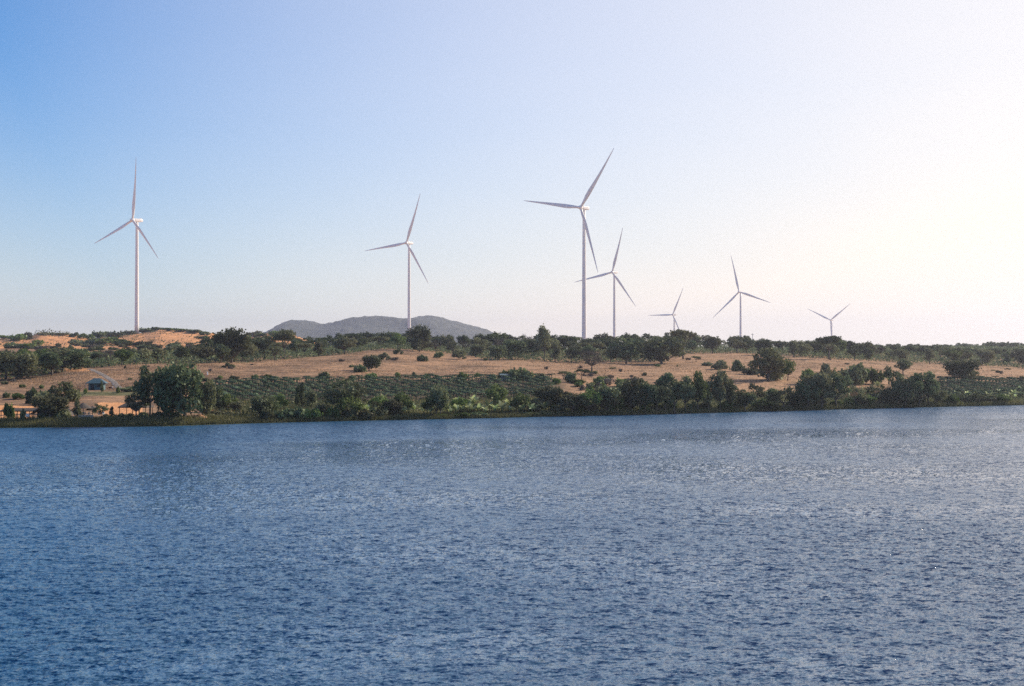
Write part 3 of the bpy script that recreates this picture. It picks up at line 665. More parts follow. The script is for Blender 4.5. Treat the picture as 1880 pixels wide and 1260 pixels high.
# ------------------------------------------------------------------ field trees and bushes
FT = [('dense',678,681,653,34,'small dark tree alone on the open field left of the second turbine'),('shrub',660,684,671,22,'low bush beside the lone small tree on the field'),
 ('shrub',705,661,648,22,'dark bush on the upper field left of the second turbine'),('shrub',731,651,640,16,'small round bush on the upper field below the second turbine'),
 ('shrub',775,664,653,20,'dark bush on the upper field right of the second turbine'),('dryshrub',722,662,656,24,'low dry bush beside the bushes on the upper field'),
 ('greenshrub',806,658,647,14,'small green bush at the belt edge, upper field'),('dense',843,660,642,26,'small dark tree at the belt edge right of the upper field'),
 ('shrub',595,697,683,22,'round dark bush above the crop rows, below the low saddle'),('shrub',420,676,667,22,'flat dark bush under the big belt tree'),
 ('shrub',431,697,690,16,'tiny dark bush just above the crop rows near the big paired trees'),('greenshrub',467,695,688,14,'small pale bush above the crop rows'),
 ('greenshrub',492,696,688,14,'small green bush above the crop rows, below the hill foot'),('greenshrub',404,696,690,12,'faint green bush above left end of crop rows'),
 ('bare',1086,685,643,44,'bare brown tree with a forked trunk standing alone in the sunny field'),
 ('spread',1278,665,654,16,'tiny flat topped tree alone on the sunny field under the fifth turbine'),
 ('shrub',1322,678,662,34,'dark bush left of the big round field tree'),('shrub',1354,682,662,28,'dark bush with a peaked top touching the big round tree'),
 ('shrub',1378,688,675,30,'low dark bush at the foot of the big round field tree'),('shrub',1298,672,665,18,'low dark bush on the sunny field, leftmost of four near the big round tree'),
 ('round',1410,701,641,66,'big round tree in the right field with a sunlit right edge'),('shrub',1420,698,654,60,'dark understory bush beneath the big round field tree'),
 ('olive',1446,699,662,30,'slim olive tree just right of the big round field tree'),
 ('round',1658,689,660,34,'round topped tree above the pale shrubs on the right'),('dense',1768,702,662,52,'dark two tiered tree on the right, lower wide tier'),
 ('round',1766,668,641,34,'dark upper tree rising behind the two tiered tree'),('dense',1786,700,680,26,'small dark tree leaning against the two tiered tree'),
 ('greenshrub',935,697,680,30,'green bush left of the bare brown tree at the crop edge'),('shrub',955,699,678,44,'wide dark bush at the top of the crop rows'),
 ('shrub',992,700,686,18,'small green bush right of the wide dark bush'),('spread',1035,697,682,26,'thin crooked tree at the crop edge left of the bare tree'),
 ('shrub',1048,702,684,18,'upright ivy green bush below the bare brown tree'),('spread',1068,697,678,24,'low spreading tree touching the bare brown tree'),
 ('dryshrub',1122,694,688,16,'small dry bush right of the bare brown tree'),('shrub',1183,690,684,10,'tiny bush in the sunny field'),
 ('shrub',760,692,683,10,'tiny round bush in field below the second turbine'),('greenshrub',731,693,684,12,'tiny green bush in the field left of centre'),
 ('greenshrub',784,694,686,12,'small thin bush right of the tiny round bush in the field'),('greenshrub',678,698,686,22,'green bush at the crop edge under the lone field tree'),
 ('greenshrub',645,699,689,14,'small green bush at the crop edge left of the lone field tree'),('greenshrub',850,700,684,18,'upright green bush at crop edge below the hill slope'),
 ('greenshrub',876,693,685,12,'small round bush in the field below the hill slope'),('shrub',803,694,689,8,'tiny dark bush in the field below the hill'),
 ('shrub',903,692,687,8,'tiny dark bush in the field left of the wide dark bush'),
 ('shrub',8,706,700,14,'small dark bush at the left edge of the left field'),('greenshrub',42,712,706,12,'small green bush in the left field'),
 ('greenshrub',76,714,707,10,'pale small bush in the left field'),('shrub',62,741,715,30,'dark bush left of the round garden tree'),('shrub',78,744,720,36,'dense dark bush touching the round garden tree'),
 ('greenshrub',35,733,722,26,'low green bush on the left slope above the long thatched shelter'),('shrub',12,731,721,14,'low bush far left above the shelter'),
 ('round',117,760,703,50,'round dark garden tree beside the thatched gable roof'),('round',92,772,726,54,'leafy tree standing in front of the thatched gable hut'),('shrub',112,771,752,26,'low bush at the right corner of the gable hut'),
 ('greenshrub',138,731,722,14,'bright green bush right of the round garden tree'),
 ('tall',187,722,700,7,'slim clipped tree in front of the teal hut'),('greenshrub',157,724,714,7,'small clipped tree left of the teal hut door'),('greenshrub',217,723,711,8,'small clipped tree right of the teal hut'),
 ('shrub',236,719,710,32,'hedge like bush right of the teal hut'),('shrub',230,677,671,4,'tiny stump like bush in the left upper field'),
 ('tall',143,768,737,14,'small dark tree left of the thatched umbrella'),('sparse',186,768,742,26,'small leafy tree right of the thatched umbrella'),
 ('tall',205,770,747,9,'narrow clipped tree standing alone right of the garden tables'),
 ('greenshrub',16,771,742,16,'thin green bush left of the long thatched shelter'),('shrub',43,774,752,12,'thin dark bush by the white chair'),
 ('sparse',276,768,674,46,'tall thin leaved tree beside the massive dark shore tree'),('sparse',250,770,722,34,'leafy dark tree in front of the right hand shelter'),('sparse',256,768,702,32,'ragged dark tree left of the massive shore tree'),
 ('dense',338,770,672,88,'massive dark tree on the left bank, widest on the shore'),('dense',372,768,700,44,'dark tree against the right side of the massive shore tree'),
 ('dense',306,769,704,44,'dark tree filling the gap left of the massive shore tree'),
 ('tall',403,758,712,24,'narrow green tree at the left end of the crop rows')]
for kd, u, b_, t_, w_, lb in FT:
    (px_tree if kd in TREES else px_shrub)(kd, u, b_, t_, w_, lb)

for k in range(60):
    u = random.uniform(20, 1870); y5_, y6_ = np.interp(u, UC, Y5), np.interp(u, UC, Y6); y = y5_ + (y6_ - y5_) * random.random()**1.5 * .95; x = (u - CX)/F*y
    put_shrub(random.choice(['dryshrub', 'dryshrub', 'greenshrub', 'shrub']), x, y, random.uniform(.5, 1.3), random.uniform(1.0, 3.0), f"small low scrub on the field, {land(u)}", 'low scrub scattered on the brown field')

# ------------------------------------------------------------------ shore trees
SH = [('olive',418,757,722,36),('dense',440,762,735,32),('dense',478,765,726,48),('dense',500,764,738,36),('olive',515,757,722,26),('tall',548,757,706,14),('tall',556,757,700,14),('dense',570,752,716,24),
 ('dense',590,764,738,34),('sparse',628,766,694,66),('sparse',655,765,700,44),('dense',640,768,724,50),('olive',700,764,726,44),('dense',692,766,735,32),('olive',738,764,720,36),
 ('dense',725,765,732,34),('round',808,766,706,40),('dense',800,766,722,44),('olive',845,760,728,34),('olive',908,758,705,38),('dense',865,758,735,26),('olive',955,760,722,38),('dense',980,758,730,30),
 ('round',1010,758,708,46),('dense',1050,762,720,56),('dense',1082,762,716,52),('round',1105,760,706,46),('dense',1118,761,724,40),('olive',1132,760,727,28),('dense',1140,748,700,36),('dense',1160,760,696,44),('round',1184,760,700,44),
 ('dense',1206,760,698,44),('tall',1222,759,684,34),('dense',1238,760,696,40),('round',1258,758,690,40),('dense',1281,758,683,42),('round',1300,756,698,36),('dense',1322,757,680,34),('round',1340,756,696,38),
 ('dense',1356,755,712,32),('sparse',1386,742,702,26),('round',1368,757,720,30),('dense',1402,755,730,36),('round',1418,750,711,30),('dense',1438,753,711,42),('dense',1412,756,732,34),('dense',1462,752,720,34),
 ('dense',1484,752,698,46),('dense',1508,752,683,54),('round',1535,751,684,48),('shrub',1520,712,668,46),('greenshrub',1488,706,676,34),('shrub',1565,706,668,44),('greenshrub',1588,704,676,30),('greenshrub',1611,706,676,24),('sparse',1572,748,706,30),
 ('sparse',1605,746,704,30),('sparse',1635,744,672,34),('dense',1628,746,712,30),('dense',1660,748,690,44),('dense',1688,748,684,50),('dense',1704,746,682,40),('round',1672,747,712,44),('dense',1720,744,712,30),('olive',1590,748,722,34),
 ('tall',1876,706,688,14),('olive',1750,744,722,26),('sparse',1800,743,720,34),('olive',1840,742,722,28)]
for kd, u, b_, t_, w_ in SH:
    if kd == 'dense': kd = random.choice(['dense', 'round', 'olive', 'sparse'])
    t_ += 3
    s_ = ('left of the banana plants' if u < 660 else 'behind the banana plants' if u < 1020 else 'below the bare field tree' if u < 1140 else 'in the tall row under the fifth turbine' if u < 1370 else
          'below the big round field tree' if u < 1475 else 'in the dark clump left of the pale shrubs' if u < 1560 else 'among the pale shrubs' if u < 1640 else 'in the dark clump right of the pale shrubs' if u < 1735 else 'beside the right crop rows')
    if kd in SHRUBS: px_shrub(kd, u, b_, t_, w_, f"tall {'dark' if kd == 'shrub' else 'green'} bush {s_}", 'tall bushes along the far shore')
    else: px_tree(kd, u, b_, t_, w_, f"{LOOK[kd]} shore tree {s_}", 'trees along the far shore')
for k in range(46):
    u = 488 + k * 30.0 + random.uniform(-8, 8)
    b_ = np.interp(u, UC, sh_row) - random.uniform(3, 6); 
    if 700 < u < 1020: b_ += 1; h_ = random.uniform(6, 10)
    else: h_ = random.uniform(10, 18) if u > 710 else random.uniform(16, 24)
    px_shrub(random.choice(['shrub', 'shrub', 'greenshrub']), u, b_, b_ - h_, random.uniform(20, 36), f"dark waterside bush {'left of' if u < 700 else 'under' if u < 1020 else 'right of'} the banana plants", 'bushes at the water edge')

for k in range(34):
    u = random.uniform(1015, 1215); r_b = random.uniform(702, 732)
    px_shrub(random.choice(['shrub', 'greenshrub', 'greenshrub', 'dryshrub']), u, r_b, r_b - random.uniform(6, 15), random.uniform(12, 28), 'mixed bush on the slope right of the crop rows', 'bushes on the slope right of the crop rows')

# ------------------------------------------------------------------ banana plants
def banana_mesh(seed):
    r = np.random.default_rng(seed); V = []; Fq = []; T = []
    for k in range(9):
        q = k * 2.4 + r.normal()*.3; el = 1.2 - .1 * k + r.normal()*.12; L = 1.5 + .5*r.random(); wd = .26 + .08*r.random()
        p = np.array([0, 0, .9 + .2*r.random()]); d = np.array([math.cos(q)*math.cos(el), math.sin(q)*math.cos(el), math.sin(el)]); side = np.array([-math.sin(q), math.cos(q), 0])
        rows_ = []
        for j in range(7):
            f_ = j/6; w_ = wd * math.sin(math.pi * min(1, .12 + f_*.9)) + .02
            rows_.append((p - side*w_, p + side*w_)); p = p + d * L/6; el -= .30 * f_ + .06; d = np.array([math.cos(q)*math.cos(el), math.sin(q)*math.cos(el), math.sin(el)])
        b0 = len(V)
        for a_, b_ in rows_: V += [a_, b_]
        tt = r.random()
        for j in range(6): Fq.append((b0+2*j, b0+2*j+1, b0+2*j+3, b0+2*j+2)); T.append(tt)
    return np_mesh('leaves', np.array(V), np.array(Fq), M_BANANA, True, None, {'tint': T})
BAN = [banana_mesh(k) for k in range(4)]
sb = MB(); sb.tube([(0, 0, -.1), (.03, 0, .6), (0, 0, 1.2)], [.14, .12, .08], 8); BSTEM = sb.mesh('stem', M_LEAFG, True)
def banana(u, row, s_, label='banana plant with pale arching leaves along the far shore', ):
    x, y, z = at(u, row); root = link('banana_plant', None); root.location = (x, y, z - .05); root.rotation_euler.z = random.uniform(0, 6.28)
    root.scale = (s_, s_, s_ * random.uniform(.9, 1.15)); link('leaves', random.choice(BAN), root); link('stem', BSTEM, root)
    tag(root, label, 'banana plant', 'banana plants on the far shore')
    REG.append((root, label))
for k in range(64):
    u = 668 + k * 5.6 + random.uniform(-3, 3)
    if 762 < u < 775 or 795 < u < 815: continue
    banana(u, np.interp(u, UC, sh_row) - random.uniform(4, 10), random.uniform(.9, 1.5), 'banana plant in the long waterside row')
for (u, r_) in [(705,741),(742,745),(838,744),(870,752),(868,745),(843,751),(910,745),(1575,740),(1592,744),(1608,736),(1600,728),(1585,722),(1612,720),(1640,715),(1632,706),(1655,732)]:
    banana(u, r_, random.uniform(.9, 1.5), 'larger banana plant standing behind the waterside ' + ('row' if u < 1000 else 'clump of pale shrubs'))

for k in range(40):
    u = random.uniform(1712, 1900); banana(u, np.interp(u, UC, sh_row) - random.uniform(5, 26), random.uniform(.7, 1.15), 'pale banana plant in the right edge plot')

# ------------------------------------------------------------------ crop rows (trellised cactus plants)
def dragon_arrays(seed, n=46):
    r = np.random.default_rng(seed); V = []; Fq = []; T = []
    for k in range(n):
        q = r.random()*6.28; p = np.array([.12*math.cos(q), .12*math.sin(q), 1.35]); d = np.array([math.cos(q)*.7, math.sin(q)*.7, .6]); side = np.array([-math.sin(q), math.cos(q), 0]) * (.055 + .03*r.random())
        L = .32 + .16*r.random(); b0 = len(V); tt = r.random()
        for j in range(4):
            V += [p - side, p + side]; p = p + d * L; d = d + np.array([0, 0, -.62])
        for j in range(3): Fq.append((b0+2*j, b0+2*j+1, b0+2*j+3, b0+2*j+2)); T.append(tt)
    b0 = len(V)
    for (x_, y_) in ((-.08,-.08),(.08,-.08),(.08,.08),(-.08,.08)): V += [np.array([x_, y_, -.1]), np.array([x_, y_, 1.5])]
    for j in range(4): k2 = (j+1) % 4; Fq.append((b0+2*j, b0+2*k2, b0+2*k2+1, b0+2*j+1)); T.append(.9)
    return np.array(V), np.array(Fq), np.array(T)
DRA = [dragon_arrays(k) for k in range(3)]; DRM = [np_mesh('crop_plant', *a_[:2], M_DRAGON, False, None, {'tint': a_[2]}) for a_ in DRA]
pts = []
dl = np.array([.42, -.907]); dn = np.array([.907, .42])
for i in range(-90, 260):
    for j in range(-70, 90):
        q = np.array([-80., 430.]) + dn * (i * 3.3) + dl * (j * 1.8) + np.array([random.uniform(-.25, .25), random.uniform(-.25, .25)])
        u = CX + q[0]*F/q[1]
        if not (386 < u < 1015 or 1722 < u < 1930): continue
        a4, a5 = np.interp(u, UC, Y4), np.interp(u, UC, Y5)
        if u > 1700: a4 -= 28
        if a4 - 2 < q[1] < a5 - 1 and random.random() < .90: pts.append((q[0], q[1]))
pts.sort(key=lambda a_: a_[1])
print('crop plants', len(pts))
for x, y in pts[:300]:
    o = link('crop_plant', random.choice(DRM)); o.location = (x, y, g1(x, y)); o.rotation_euler.z = random.uniform(0, 6.28); s_ = random.uniform(.7, 1.25); o.scale = (s_*1.1, s_*1.1, s_)
    tag(o, 'dark green trellised plant in the planted crop rows' + (' at the right edge' if U_of(o) > 1700 else ' left of centre'), 'crop plant', 'crop plants in rows')
Vs, Fs, Ts = [], [], []; nb_ = 0
for x, y in pts[300:]:
    v, f, tt = random.choice(DRA); s_ = random.uniform(.7, 1.25); q = random.uniform(0, 6.28); c_, n_ = math.cos(q), math.sin(q)
    vv = v * s_ * np.array([1.1, 1.1, 1]); vv = np.stack([vv[:, 0]*c_ - vv[:, 1]*n_ + x, vv[:, 0]*n_ + vv[:, 1]*c_ + y, vv[:, 2] + g1(x, y)], 1)
    Vs.append(vv); Fs.append(f + nb_); Ts.append(tt); nb_ += len(v)
tag(link('crop_rows', np_mesh('crop_rows', np.concatenate(Vs), np.concatenate(Fs), M_DRAGON, False, None, {'tint': np.concatenate(Ts)})),
    'far part of the dark green planted crop rows below the field', 'crop', kind='stuff')

# ------------------------------------------------------------------ uncountable ground cover
def blades(n, us_, yfun, h0, h1, wd, mat, name, label, cat, rough=.4, dens=None):
    u = RNG.uniform(us_[0], us_[1], n * 2); y = yfun(u, RNG.random(n * 2)); x = (u - CX) / F * y
    keep = np.ones(len(u), bool) if dens is None else RNG.random(len(u)) < dens(u, x, y)
    x, y = x[keep][:n], y[keep][:n]; n = len(x); z = ground(x, y)
    h = RNG.uniform(h0, h1, n); q = RNG.uniform(0, 6.28, n); dx, dy = np.cos(q)*wd, np.sin(q)*wd
    lx, ly = RNG.normal(size=n)*rough*h, RNG.normal(size=n)*rough*h
    V = np.stack([np.stack([x-dx, y-dy, z-.05], 1), np.stack([x+dx, y+dy, z-.05], 1), np.stack([x+lx, y+ly, z+h], 1)], 1).reshape(-1, 3)
    tint = np.clip(.5 + .45 * vnoise(x/6, y/6, 31) + RNG.normal(size=n)*.22, 0, 1)
    tag(link(name, np_mesh(name, V, np.arange(3*n).reshape(n, 3), mat, False, None, {'tint': tint})), label, cat, kind='stuff')
ysf = lambda u: np.interp(u, UC, Ysh)
blades(52000, (-80, 1960), lambda u, r: ysf(u) + .2 + r**1.3 * np.interp(u, [0, 480, 560, 1880], [7.5, 8, 9, 9]), .35, 1.15, .09, M_REED, 'bank_grass', 'uneven green and straw reeds along the water edge', 'grass')
blades(52000, (380, 1960), lambda u, r: ysf(u) + 5 + r * 46, .25, .95, .11, M_REED, 'shore_grass', 'rough green grass beneath the shore trees', 'grass')
y5f = lambda u: np.interp(u, UC, Y5); y6f = lambda u: np.interp(u, UC, Y6)
blades(42000, (-60, 1950), lambda u, r: y5f(u) + (y6f(u) - y5f(u)) * r, .12, .42, .12, M_STRAW, 'field_stubble', 'dry straw stubble scattered over the brown field', 'grass', .7,
       dens=lambda u, x, y: np.clip(.45 + .7 * fbm(x/14, y/20, 41, 3), .05, 1))
blades(5000, (1555, 1700), lambda u, r: ysf(u) + 14 + r * 34, 1.2, 3.0, .09, M_STRAW, 'dry_reeds', 'pale dry reeds between the dark clumps at right', 'reeds', .25)
blades(9000, (1000, 1960), lambda u, r: ysf(u) + .2 + r * 4, .5, 1.5, .10, M_REED, 'shore_reeds', 'ragged pale green reeds at the water edge right of centre', 'reeds', .3)
def scrub(n, us_, yfun, hfun, size, mat, name, label):
    u = RNG.uniform(us_[0], us_[1], n); y = yfun(u, RNG.random(n)); x = (u - CX)/F*y; z = ground(x, y)
    hh_ = hfun(u, x, y); z = z + RNG.random(n) * np.maximum(hh_, .05)
    k_ = hh_ > .15; x, y, z = x[k_], y[k_], z[k_]; n = len(x)
    nn = RNG.normal(size=(n, 3)); nn /= np.linalg.norm(nn, axis=1, keepdims=True); up = RNG.normal(size=(n, 3)); a_ = np.cross(nn, up); a_ /= np.linalg.norm(a_, axis=1, keepdims=True); b_ = np.cross(nn, a_)
    s = (size * (.5 + RNG.random(n)))[:, None]; pos = np.stack([x, y, z], 1)
    V = np.stack([pos - a_*s, pos - b_*s*.6, pos + a_*s, pos + b_*s*.6], 1).reshape(-1, 3)
    tint = np.clip(.4 + .4*vnoise(x/5, y/5, 51) + RNG.normal(size=n)*.25, 0, 1)
    tag(link(name, np_mesh(name, V, np.arange(4*n).reshape(n, 4), mat, False, None, {'tint': tint})), label, 'undergrowth', kind='stuff')
scrub(90000, (-60, 1950), lambda u, r: y6f(u) + 3 + 150*r, lambda u, x, y: (3.0 + 2.0*vnoise(x/7, y/9, 61)) * np.where(u < 420, np.clip(1.1 - (y - 470) / 260, .25, 1), 1), .40, M_LEAF, 'belt_undergrowth', 'dark tangled undergrowth between the trees of the ridge belt')
scrub(16000, (1500, 1970), lambda u, r: 850 + 500*r, lambda u, x, y: 2.2 + 1.5*vnoise(x/20, y/30, 95), .8, M_LEAF, 'far_scrub', 'low hazy scrub covering the far right ridge')
scrub(15000, (-60, 600), lambda u, r: 980 + 420*r, lambda u, x, y: np.maximum(-1.2 + 6.5*np.clip(fbm(x/45, y/60, 91, 4), 0, 1), -1.4 + 4.2*np.clip(fbm(x/9, y/14, 191, 3), 0, 1)), .6, M_LEAF, 'dune_scrub', 'low dark scrub spread over the orange dunes')
scrub(34000, (400, 1960), lambda u, r: ysf(u) + 5 + 46*r, lambda u, x, y: (1.0 + 1.6*vnoise(x/7, y/7, 71)) * np.where((u > 660) & (u < 1030), .45, 1), .24, M_LEAF, 'shore_undergrowth', 'dark leafy undergrowth between the shore trees')

# ------------------------------------------------------------------ gravel track
def track():
    pl = [(163,678),(178,683),(190,689),(200,695.5),(210,703),(222,714)]
    P3 = [Vector(at(u, r, 330)) for u, r in pl]; D = []
    for i in range(len(P3)-1):
        for k in range(10): D.append(P3[i].lerp(P3[i+1], k/10))
    V = []; Fq = []
    for i, p_ in enumerate(D):
        d = D[min(i+1, len(D)-1)] - D[max(i-1, 0)]; s_ = Vector((-d.y, d.x, 0)).normalized()
        for k in range(7):
            q = p_ + s_ * (k/6 - .5) * 2.0; V.append((q.x, q.y, g1(q.x, q.y) + .10 + (.0 if 0 < k < 6 else -.12)))
    for i in range(len(D)-1):
        for k in range(6): Fq.append((i*7+k, i*7+k+1, (i+1)*7+k+1, (i+1)*7+k))
    tag(link('track', np_mesh('track', np.array(V), np.array(Fq), M_ROAD, True)), kind='structure')
track()

# ------------------------------------------------------------------ buildings and garden things
def thing(name, u, row, label, cat, group=None, rot=0, lo=285):
    x, y, z = at(u, row, lo, 700); o = link(name, None); o.location = (x, y, z); o.rotation_euler.z = rot; tag(o, label, cat, group); return o
h = thing('hut', 178, 716, 'small hut with teal hipped metal roof below the gravel track', 'hut', rot=.12)
b = MB(); b.box(-2.1, 2.1, -1.6, 1.6, -.1, 1.9); b.build('wall', M_TEALW, h)
b = MB(); vs = [(-2.9,-2.3,1.85),(2.9,-2.3,1.85),(2.9,2.3,1.85),(-2.9,2.3,1.85),(-2.9,-2.3,1.95),(2.9,-2.3,1.95),(2.9,2.3,1.95),(-2.9,2.3,1.95),(-.8,0,3.35),(.8,0,3.35)]
b.add(vs, [(3,2,1,0),(0,1,5,4),(1,2,6,5),(2,3,7,6),(3,0,4,7),(4,5,9,8),(5,6,9),(6,7,8,9),(7,4,8)]); b.build('roof', M_TEAL, h)
b = MB(); b.box(-1.5, -.5, -1.66, -1.602, 0, 1.6); b.build('door', M_DARK, h)  # dark panel painting the shaded opening onto the wall
b = MB(); b.box(.3, 1.4, -1.66, -1.602, .8, 1.5); b.build('window', M_DARK, h)
for sx in (-2.7, 2.7):
    b = MB(); b.tube([(sx, -2.1, -.1), (sx, -2.1, 1.85)], [.07, .07], 8); b.build('post', M_CONC, h)
def parasol(u, row, H, W, label):
    o = thing('thatched_parasol', u, row, label, 'parasol')
    b = MB(); prof = [(0, H), (.12, H*.93), (W*.28, H*.78), (W*.5, H*.62), (W*.53, H*.57)]
    b.tube([(0, 0, z_) for _, z_ in prof], [max(r_, .02) for r_, _ in prof], 14); b.build('thatch_cap', M_THATCH, o)
    b = MB(); b.tube([(0, 0, -.1), (0, 0, H*.8)], [.09, .07], 8); b.build('pole', M_WOOD, o); return o
parasol(153, 766, 3.4, 3.6, 'grey thatched parasol with pointed top over the garden tables')
parasol(170, 765, 2.5, 3.0, 'low dark thatched parasol right of the pointed grey one')
def shelter(u, row, L, D, H, rise, label, rot=0, posts=3, mat=M_THATCH):
    o = thing('thatched_shelter', u, row, label, 'shelter', rot=rot); b = MB()
    x0, x1 = -L/2, L/2; y0, y1 = -D/2, D/2
    vs = [(x0,y0,H),(x1,y0,H),(x1,y1,H),(x0,y1,H),(x0,y0,H+.22),(x1,y0,H+.22),(x1,y1,H+.22),(x0,y1,H+.22),(x0+.3*D,0,H+rise),(x1-.3*D,0,H+rise)]
    b.add(vs, [(3,2,1,0),(0,1,5,4),(1,2,6,5),(2,3,7,6),(3,0,4,7),(4,5,9,8),(5,6,9),(6,7,8,9),(7,4,8)]); b.build('roof', mat, o)
    for i in range(posts):
        for yy_ in (y0+.3, y1-.3):
            xx_ = x0 + .3 + (L-.6)*i/(posts-1); b = MB(); b.tube([(xx_, yy_, -.2), (xx_, yy_, H+.05)], [.09, .08], 8); b.build('post', M_WOOD, o)
    return o
shelter(40, 769, 8.6, 3.4, 1.6, .75, 'long low thatched shelter on posts at the far left bank', .05, 4)
shelter(250, 765, 6.6, 5.0, 1.9, 1.3, 'dark thatched shelter half hidden behind the massive shore tree', -.1, 3)
o = thing('gable_hut', 97, 769, 'thatched gable hut with a blue door frame behind the leafy tree', 'hut', rot=.1)
b = MB(); b.add([(-4.3,-2.2,1.2),(0,-2.2,4.1),(4.3,-2.2,1.2),(-4.3,2.2,1.2),(0,2.2,4.1),(4.3,2.2,1.2),(-4.3,-2.2,1.0),(0,-2.2,3.85),(4.3,-2.2,1.0),(-4.3,2.2,1.0),(0,2.2,3.85),(4.3,2.2,1.0)],
     [(0,1,4,3),(1,2,5,4),(6,9,10,7),(7,10,11,8),(0,6,7,1),(1,7,8,2),(3,4,10,9),(4,5,11,10),(0,3,9,6),(2,8,11,5)]); b.build('roof', M_THATCH, o)
b = MB(); b.add([(-3.0,-1.5,-.1),(3.0,-1.5,-.1),(3.0,-1.5,1.75),(0,-1.5,3.7),(-3.0,-1.5,1.75),(-3.0,1.5,-.1),(3.0,1.5,-.1),(3.0,1.5,1.75),(0,1.5,3.7),(-3.0,1.5,1.75)],
     [(0,1,2,3,4),(9,8,7,6,5),(0,5,6,1),(1,6,7,2),(4,9,5,0)]); b.build('wall', M_WOOD, o)
b = MB(); b.box(1.2, 1.55, -1.62, -1.502, 0, 1.7); b.build('door_frame', M_TEALW, o)
for sx in (-3.9, 3.9):
    b = MB(); b.tube([(sx, -2.0, -.2), (sx, -2.0, 1.25)], [.08, .08], 8); b.build('post', M_WOOD, o)

def chair_parts():
    s_ = MB(); s_.box(-.24, .24, -.24, .24, .40, .45); bk = MB(); bk.box(-.24, .24, .20, .25, .45, .92); ar = MB(); ar.box(-.29, -.24, -.22, .22, .60, .64); ar.box(.24, .29, -.22, .22, .60, .64)
    lg = MB(); lg.box(-.025, .025, -.025, .025, 0, .40)
    return s_.mesh('seat', M_WHITE), bk.mesh('backrest', M_WHITE), ar.mesh('armrest', M_WHITE), lg.mesh('leg', M_WHITE)
CH = chair_parts()
def chair(u, row, label, rot, s_=1.25):
    o = thing('garden_chair', u, row, label, 'chair', 'white garden chairs', rot); o.scale = (s_,)*3
    for nm, me in zip(('seat', 'backrest', 'armrest'), CH): link(nm, me, o)
    for sx in (-.2, .2):
        for sy in (-.2, .2): l_ = link('leg', CH[3], o); l_.location = (sx, sy, 0)
    REG.append((o, label))
chair(51, 771, 'white chair standing alone at the end of the pale kerb on the left bank', .4, 1.4)
for k, u in enumerate((135, 141, 148, 152, 159, 165, 183, 189)):
    chair(u, 765.5, 'white garden chair ' + ('under the thatched parasols' if u < 175 else 'under the small leafy tree'), random.uniform(-1.5, 1.5), 1.15)
def table(u, row, label):
    o = thing('garden_table', u, row, label, 'table', 'white garden tables'); b = MB(); b.tube([(0, 0, .70), (0, 0, .75)], [.55, .55], 16); b.build('tabletop', M_WHITE, o)
    b = MB(); b.tube([(0, 0, 0), (0, 0, .70)], [.05, .05], 8); b.build('pedestal', M_WHITE, o); b = MB(); b.tube([(0, 0, 0), (0, 0, .05)], [.3, .3], 12); b.build('base', M_WHITE, o)
table(145, 765.5, 'white round table left of the pointed parasol pole'); table(156, 765.5, 'white round table right of the pointed parasol pole'); table(186, 765.5, 'white round table under the small leafy tree')
def wall_strip(name, u0, u1, row, H, T, mat, label, cat):
    x0, y0, z0 = at(u0, row, 285, 400); x1, y1, z1 = at(u1, row, 285, 400); o = link(name, None); o.location = ((x0+x1)/2, (y0+y1)/2, min(z0, z1)); tag(o, label, cat)
    L = math.hypot(x1-x0, y1-y0); o.rotation_euler.z = math.atan2(y1-y0, x1-x0); b = MB(); b.box(-L/2, L/2, -T/2, T/2, -.3, H); b.build('wall', mat, o)
    b = MB(); b.box(-L/2-.04, L/2+.04, -T/2-.05, T/2+.05, H+.003, H+.08); b.build('coping', mat, o)
wall_strip('garden_wall', 144, 172, 769, .75, .25, M_CONC, 'low blue grey wall below the thatched parasols', 'wall')
wall_strip('kerb_wall', 53, 71, 771, .28, .3, M_CONC, 'low pale kerb right of the lone white chair', 'wall')
o = thing('plant_pot', 114, 771, 'pale grey pot standing below the gable hut', 'pot'); b = MB(); b.tube([(0,0,0),(0,0,.5),(0,0,.8)], [.18,.28,.33], 12); b.build('pot', M_WHITE, o)
b = MB()
for k in range(9): q = k*.7; b.tube([(0,0,.75),(.2*math.cos(q),.2*math.sin(q),1.05)],[.03,.01],4)
b.build('plant', M_LEAFG if False else M_BARK, o)
# motorbike
o = thing('motorbike', 204, 716, 'dark red motorbike with white front parked right of the teal hut', 'motorbike', rot=.3)
for sx in (-.62, .62):
    b = MB(); pr = [(math.cos(i*math.pi/8)*.27, math.sin(i*math.pi/8)*.27) for i in range(17)]; b.tube([(sx+a_, 0, .30+c_) for a_, c_ in pr], [.05]*17, 6, False); b.build('wheel', M_RUBBER, o)
b = MB(); b.tube([(-.75,0,.62),(-.3,0,.55),(.1,0,.48),(.45,0,.7)], [.10,.16,.14,.10], 8); b.build('body', M_RED, o)
b = MB(); b.tube([(-.6,0,.78),(0,0,.76)], [.10,.10], 8); b.build('seat', M_DARK, o)
b = MB(); b.tube([(.42,0,.5),(.5,0,.95)], [.13,.10], 8); b.build('front_fairing', M_WHITE, o)
b = MB(); b.tube([(.42,-.3,1.0),(.42,.3,1.0)], [.025,.025], 6); b.build('handlebar', M_DARK, o)
for k, u in enumerate((22, 31, 62, 131, 196, 214, 226)):
    o = thing('fence_post', u, 770, 'weathered wooden post along the garden edge, ' + ('left of the gable hut' if u < 100 else 'right of the gable hut'), 'post', 'wooden posts along the garden edge'); REG.append((o, o['label']))
    b = MB(); b.tube([(0, 0, -.2), (random.uniform(-.05, .05), 0, random.uniform(1.0, 1.7))], [.09, .07], 7); b.build('post', M_WOOD, o)
